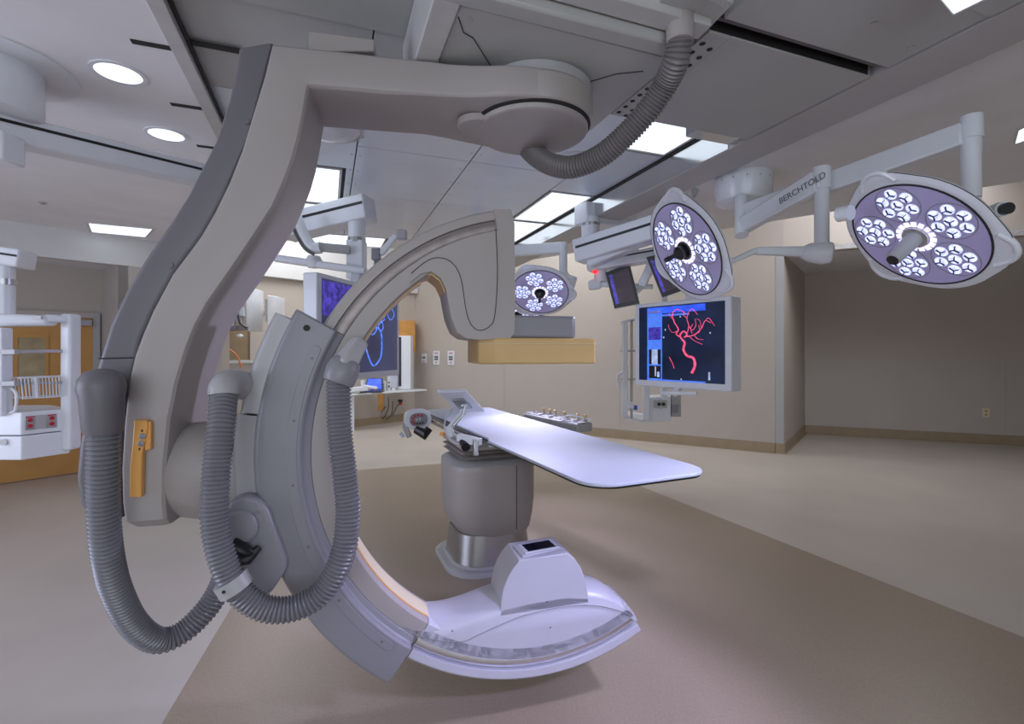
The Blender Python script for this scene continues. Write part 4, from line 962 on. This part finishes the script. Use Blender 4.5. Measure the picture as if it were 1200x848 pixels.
MB().beam(W(-3, 384, 2.87), W(-3, 487, 2.87), .012, .012).build('column_groove', M['dark'], t)
for y in (412, 449):
    MB().beam(W(-30, y+1, 2.88), W(20, y, 2.88), .03, .03).build('rail', M['light'], t, bev=.003)
    MB().beam(PW(20, y), PW(76, y-1), .018, .018).build('rail', M['steel'], t)
    MB().box(PW(20, y), (.02, .03, .02)).build('rail_clip', M['black'], t)
bk = MB()
P = [PW(24, 443), PW(96, 440), PW(96, 463), PW(27, 467)]
back = V((-.13, .07, 0))
for a, b in ((P[0], P[1]), (P[3], P[2])):
    bk.tube([a, b], .0035, 6); bk.tube([a+back, b+back], .0035, 6)
bk.tube([P[0], P[0]+back], .0035, 6); bk.tube([P[1], P[1]+back], .0035, 6)
for i in range(19):
    f_ = i/18; a = P[0].lerp(P[1], f_); b = P[3].lerp(P[2], f_)
    bk.tube([a+back, b+back, b, a], .0026, 5)
bk.build('wire_basket', M['white'], t)
MB().beam(PW(40, 442), PW(42, 466), .05, .01).build('basket_card', M['white'], t)
bx0, bx1, bx2 = W(-35, 511, 2.9), W(25, 511, 2.9), PW(82, 511)
for z0, z1, nm in ((.93+.13, 1.195, 'outlet_box'), (.915, 1.055, 'lower_box')):
    MB().prism([V((q.x, q.y, 0)) for q in (bx0, bx1, bx2, bx2+V((-.3, .2, 0)), bx0+V((-.1, .4, 0)))], Z*z0, Z*z1).build(nm, M['white'], t, bev=.006)
dd = (bx2-bx1); dd.z = 0; dl_ = dd.normalized(); dnn = V((dl_.y, -dl_.x, 0))
for x, m_ in ((35, 'steel'), (48.5, 'light'), (60.5, 'steel')):
    k_ = (x-600)/FPX; tt = (k_*bx1.y-bx1.x)/(dl_.x-k_*dl_.y); c = bx1+dl_*tt; c.z = 1.128
    pl_ = MB().box(c+dnn*.003, (.046, .006, .082), (dl_, dnn, Z)).build('socket_plate', M[m_], t, bev=.001)
    if x != 48.5:
        for dz in (-.017, .017): MB().cyl(c+dnn*.006+Z*dz, c+dnn*.009+Z*dz, .012, n=14).build('socket', M['red'], pl_, 'red socket')
        MB().box(c+dnn*.007+Z*.036, (.04, .003, .006), (dl_, dnn, Z)).build('socket_stripe', M['red'], pl_)
c = PW(88, 503)+V((0, -.045, 0)); MB().box(c, (.04, .01, .07)).build('vent_plate', M['steel'], t)
MB().cyl(W(3, 518, 2.895), W(3, 518, 2.88), .018, n=18).build('round_cap', M['white'], t)
MB().tube(cm([PW(14, 455), PW(19, 462), PW(18, 480), PW(12, 483)], 4), .008, 8).build('hook', M['white'], t)

# equipment rack pendant behind the large display
t = thing('equipment_pendant', 'white equipment rack pendant hanging behind the angiogram display', 'equipment pendant', W(760, 470, 5.6))
def RP(x, y): return W(x, y, 5.6)
MB().beam(RP(732, 378), RP(732, 490), .06, .06).build('post', M['white'], t, bev=.01)
MB().beam(RP(778, 480), RP(778, 262), .06, .06).build('hanger', M['white'], t)
MB().beam(RP(740, 375), RP(740, 490), .02, .05).build('post', M['light'], t)
MB().beam(RP(728, 378), RP(745, 374), .05, .03).build('top_bar', M['white'], t)
MB().beam(RP(757, 450), RP(757, 492), .07, .07).build('post', M['white'], t, bev=.01)
for y in (411, 444): MB().beam(RP(727, y), RP(745, y), .03, .02).build('clip', M['steel'], t)
MB().tube(cm([RP(730, 436), RP(724, 440), RP(725, 452), RP(728, 456)], 4), .015, 8).build('hook', M['white'], t)
MB().prism([RP(731, 490), RP(756, 496), W(757, 488, 6.0), W(733, 484, 6.0)], Z*0, Z*.03).build('shelf', M['white'], t)
MB().prism([RP(757, 495), RP(786, 493), W(786, 489, 5.9), W(757, 490, 5.9)], Z*0, Z*.28).build('outlet_cabinet', M['white'], t, bev=.006)
MB().box(RP(773, 473)+V((0, -.03, 0)), (.14, .02, .09)).build('socket_bank', M['steel'], t)
for dx in (-.03, .02): MB().cyl(RP(774, 473)+V((dx, -.05, 0)), RP(774, 473)+V((dx, -.04, 0)), .02, n=12).build('socket', M['black'], t)
MB().box(W(791, 475, 5.75), (.11, .1, .25)).build('side_box', M['light'], t, bev=.004)
MB().box(W(791, 479, 5.68), (.08, .01, .09)).build('vent_grille', M['sleeve'], t)
MB().box(RP(737, 474), (.08, .08, .08)).build('white_module', M['white'], t, bev=.005)
MB().box(RP(744, 477)+V((0, -.03, 0)), (.03, .05, .05)).build('blue_module', M['blue'], t)

# ------------------------------------------------------------------ desk corner
zd = .74
dk = thing('desk', 'white wall desk in the far left corner', 'desk', W(417, 508, 9.4)-Z*0)
k0, k1_ = W(387, 461, 9.25), W(500, 455, 10.7); k0.z = k1_.z = 0; kb_ = V((-.27, .225, 0))
MB().prism([k0, k1_, k1_+kb_, k0+kb_], Z*(zd-.035), Z*zd).build('worktop', M['white'], dk, bev=.006)
lp = W(413, 500, 9.66); lp.z = 0
MB().prism([lp+V((-.07, -.02, 0)), lp+V((.03, .02, 0)), lp+V((.0, .1, 0)), lp+V((-.1, .06, 0))], Z*0, Z*(zd-.035)).build('leg', M['white'], dk)
MB().prism([lp+V((-.1, -.02, 0)), lp+V((-.07, -.02, 0)), lp+V((-.25, .2, 0)), lp+V((-.28, .18, 0))], Z*0.02, Z*(zd-.04)).build('side_panel', M['wallp'], dk)
w0, w1 = W(430, 470, 10.5), W(449, 470, 10.7)
MB().prism([V((w0.x, w0.y, 0)), V((w1.x, w1.y, 0)), V((w1.x-.05, w1.y+.3, 0)), V((w0.x-.05, w0.y+.3, 0))], Z*.28, Z*(zd-.04)).build('drawer_box', M['wood'], dk, 'honey wood box under the worktop')
def DT(px, D): p = W(px, 450, D); p.z = zd; return p
t = thing('laptop', 'small laptop with a blue screen on the desk', 'laptop', DT(436, 10.0))
c = DT(436, 10.0)
MB().box(c+Z*.012+V((.02, -.05, 0)), (.42, .28, .024)).build('keyboard_base', M['black'], t)
MB().prism([c+V((-.18, .1, .03)), c+V((.19, .1, .03)), c+V((.16, .2, .27)), c+V((-.15, .2, .27))], V((0, .02, 0)), V((0, 0, 0))).build('lid', M['black'], t)
MB().prism([c+V((-.16, .085, .045)), c+V((.17, .085, .045)), c+V((.14, .185, .255)), c+V((-.13, .185, .255))], V((0, .01, 0)), V((0, 0, 0))).build('screen', E_BLUE, t)
t = thing('desk_scanner', 'white desktop device left of the laptop', 'office device', DT(420, 9.7))
c = DT(418, 9.7)
MB().beam(c+V((-.15, 0, .06)), c+V((.25, 0, .10)), .2, .10).build('body', M['white'], t, bev=.02)
MB().beam(c+V((.15, -.05, .14)), c+V((.42, -.05, .10)), .1, .06).build('tray', M['white'], t, bev=.02)
MB().box(c+V((.12, 0, .18)), (.06, .1, .14)).build('head', M['white'], t, bev=.01)
for px, l in ((456.5, 'left of two slim white speakers on the desk'), (461.5, 'right of two slim white speakers on the desk')):
    c = DT(px, 10.5); t = thing('desk_speaker', l, 'speaker', c)
    MB().box(c+Z*.15, (.07, .1, .30)).build('case', M['white'], t, bev=.004)
    MB().cyl(c+V((0, -.05, .08)), c+V((0, -.056, .08)), .022, n=14).build('cone', M['cable'], t)
    MB().cyl(c+V((0, -.05, .16)), c+V((0, -.056, .16)), .018, n=14).build('cone', M['cable'], t)
c = DT(449.5, 10.3); t = thing('telephone', 'small white handset unit beside the laptop', 'phone', c)
MB().box(c+Z*.1, (.09, .1, .2)).build('body', M['white'], t, bev=.01)
for k in range(3): MB().box(c+V((0, -.053, .05+.04*k)), (.05, .006, .02)).build('button_row', M['sleeve'], t)
c = DT(472, 10.7); t = thing('desktop_computer', 'tall white computer tower with a black front on the desk', 'computer', c)
MB().box(c+V((.04, .05, .58)), (.30, .3, 1.15)).build('case', M['white'], t, bev=.01)
MB().box(c+V((-.05, -.105, .60)), (.08, .012, 1.05)).build('front_panel', M['black'], t)
# wall cabinet in the corner
cb0 = C0-BX*.06+AX*.02; cb1 = C0-BX*1.3
q0, q1 = W(476, 390, 10.9), W(486.5, 390, 11.05)
t = thing('wall_cabinet', 'honey wood wall cabinet beside the far corner', 'cabinet', q0)
q0.z = q1.z = 0; dd = V((-.5, .15, 0))
MB().prism([q0, q1, q1+V((-.1, .35, 0)), q0+V((-.5, .1, 0))], Z*1.56, Z*2.24).build('body', M['wood'], t, bev=.004)
MB().prism([q0+V((0, -.015, 0)), q0.lerp(q1, .95)+V((0, -.015, 0)), q0.lerp(q1, .95), q0], Z*1.58, Z*2.22).build('door', M['wood'], t)
# sockets on the back wall
bd = (P0-C0).normalized(); bn = V((bd.y, -bd.x, 0))
def bw(px, z):
    k_ = (px-600)/FPX; tt = (k_*C0.y-C0.x)/(bd.x-k_*bd.y); return C0+bd*tt+Z*z
for px, w_, z_, h_, l in ((497.5, .15, 1.40, .22, 'small wall socket plate, leftmost of three beside the desk'), (512, .19, 1.415, .31, 'tall wall socket plate, middle of three beside the desk'), (529, .19, 1.415, .31, 'tall wall socket plate, rightmost of three beside the desk')):
    c = bw(px, z_)+bn*.006
    t = thing('wall_socket', l, 'wall socket', c)
    MB().box(c+bn*.008, (w_, .016, h_), (bd, bn, Z)).build('plate', M['white'], t, bev=.004)
    for dz in ((.02, -.03) if h_ > .25 else (.02,)):
        MB().box(c+bn*.018+Z*(dz), (w_*.55, .006, .035), (bd, bn, Z)).build('outlet', M['cable'], t)
    MB().cyl(c+bn*.016-Z*h_*.33, c+bn*.022-Z*h_*.33, .016, n=10).build('lamp', M['red'], t, 'red indicator')
    if h_ > .25: MB().box(c+bn*.017+Z*h_*.33, (w_*.5, .003, .018), (bd, bn, Z)).build('marking', M['red'], t)
# alcove socket
ad = (A3-A1).normalized(); an_ = V((ad.y, -ad.x, 0)); k_ = (1155-600)/FPX; tt = (k_*A1.y-A1.x)/(ad.x-k_*ad.y); c = A1+ad*tt+Z*.52
t = thing('wall_socket', 'cream wall socket low on the alcove wall at the right', 'wall socket', c)
MB().box(c+an_*.012, (.1, .012, .15), (ad, an_, Z)).build('plate', M['cream'], t, bev=.003)
for dz in (-.03, .03): MB().box(c+an_*.019+Z*dz, (.03, .003, .03), (ad, an_, Z)).build('outlet', M['tan'], t)
# things under the desk
t = thing('floor_cables', 'tangle of grey cables hanging under the desk', 'cables', W(440, 495, 10.4))
for pts in ([(418, 468), (424, 480), (420, 490), (423, 500)], [(424, 466), (434, 482), (430, 495), (443, 503), (452, 502)], [(455, 465), (455, 478), (449, 490), (446, 484), (452, 476)], [(468, 472), (463, 480), (460, 488)], [(460, 470), (459, 485), (452, 492)]):
    MB().tube(cm([W(x, y, 10.7) for x, y in pts], 6), .012, 6).build('cable', M['cable'], t)
MB().cyl(W(469, 468, 10.9), W(469, 471, 10.9), .05, n=12).build('plug', M['black'], t)
MB().cyl(W(469, 471.5, 10.9), W(469, 474, 10.9), .04, n=12).build('plug', M['red'], t, 'red plug')
MB().box(W(421, 467, 10.6), (.16, .1, .08)).build('adapter', M['black'], t)

# window niche with white units behind the support arm
wd_ = -BX; wn_ = AX
def ww(px, z):
    k_ = (px-600)/FPX; tt = (k_*C0.y-C0.x)/(wd_.x-k_*wd_.y); return C0+wd_*tt+Z*z
a, b = ww(215, 0), ww(296, 0)
nt_ = S(MB().prism([a, b, b+wn_*.01, a+wn_*.01], Z*1.40, Z*2.15).build('window_1', M['tan']))
f = MB()
for z in (1.36, 2.15): f.prism([a, b+(b-a).normalized()*.0, b+wn_*.06, a+wn_*.06], Z*z, Z*(z+.05))
f.prism([b-(b-a).normalized()*.06, b, b+wn_*.05, b-(b-a).normalized()*.06+wn_*.05], Z*1.40, Z*2.15)
f.build('window_frame', M['wallp'], nt_)
MB().prism([a, b+(b-a).normalized()*.4, b+(b-a).normalized()*.4+wn_*.3, a+wn_*.3], Z*1.20, Z*1.28).build('window_sill', M['white'], nt_, bev=.006)
t = thing('flat_monitor', 'larger white flat monitor back behind the support arm', 'monitor', W(290, 380, 6.5))
for r_, px, pw, y0, y1, D, lab in ((t, 295, 10, 338, 388, 7.9, None), (None, 320, 8, 347, 382, 7.9, 'smaller white flat monitor back beside the sleeve top')):
    if r_ is None: r_ = thing('flat_monitor', lab, 'monitor', W(px, 380, D))
    q = [W(px-7, 0, D-.15), W(px+4, 0, D), W(px+14, 0, D+.35), W(px+3, 0, D+.3)]
    za, zb = W(px, y1, D).z, W(px, y0, D).z
    MB().prism([V((p.x, p.y, 0)) for p in q], Z*za, Z*zb).build('case', M['white'], r_, bev=.01)
    MB().prism([V((p.x, p.y, 0))+V((-.02, -.03, 0)) for p in (q[0], q[0].lerp(q[1], .8), q[0].lerp(q[1], .8)+V((0, .02, 0)), q[0]+V((0, .02, 0)))], Z*(za+.06), Z*(zb-.06)).build('back_grille', M['light'], r_)
    MB().beam(W(px-4, (y0+y1)/2, D+.1), W(px-12, (y0+y1)/2+4, D+.6), .05, .05).build('bracket', M['steel'], r_)
t = thing('supply_shelf', 'dark shelf with small clinical parts behind the support arm', 'shelf', W(270, 385, 6.8))
MB().beam(W(250, 386, 6.8), W(284, 384, 6.8), .3, .05).build('shelf_board', M['cover'], t)
for i, (x, y, m_) in enumerate(((266, 378, 'white'), (274, 376, 'steel'), (280, 372, 'light'), (276, 362, 'black'), (283, 364, 'white'))):
    MB().cyl(W(x, y+6, 6.75), W(x, y-4, 6.75), .045, .035, 12).build('canister', M[m_], t)
MB().tube(cm([W(278, 365, 6.7), W(281, 378, 6.7), W(289, 384, 6.7)], 5), .012, 8).build('cable', M['black'], t)
MB().lathe(W(281, 391, 6.7), -Z, [(0, .02), (.03, .05), (.05, .02), (.052, 0)], 14).build('hook', M['white'], t)
o = MB().tube(cm([W(250, 408, 7.2), W(265, 408, 7.2), W(277, 416, 7.2), W(283, 430, 7.2)], 6), .012, 8).build('orange_cable', M['ocable']); tag(o, 'thin orange cable arching over the white counter', 'cable')
o = thing('low_counter', 'white counter below the window niche behind the support arm', 'counter', W(260, 500, 7.4)-Z*0)
a, b = W(225, 430, 7.65), W(305, 430, 8.35); a.z = b.z = 0; nn = -AX*.2
MB().prism([a, b, b+nn, a+nn], Z*0, Z*1.36).build('body', M['wallp'], o)
MB().prism([a+V((0, -.02, 0)), b+V((.02, -.02, 0)), b+nn, a+nn], Z*1.36, Z*1.40).build('counter_top', M['white'], o, bev=.004)
# sprinkler head on the left ceiling
c = WZ(50, 237, 2.94); o = MB().lathe(c, -Z, [(0, .03), (.006, .03), (.012, .012), (.02, .018), (.022, 0)], 16).build('sprinkler', M['light']); tag(o, 'tiny sprinkler head on the left ceiling', 'sprinkler')
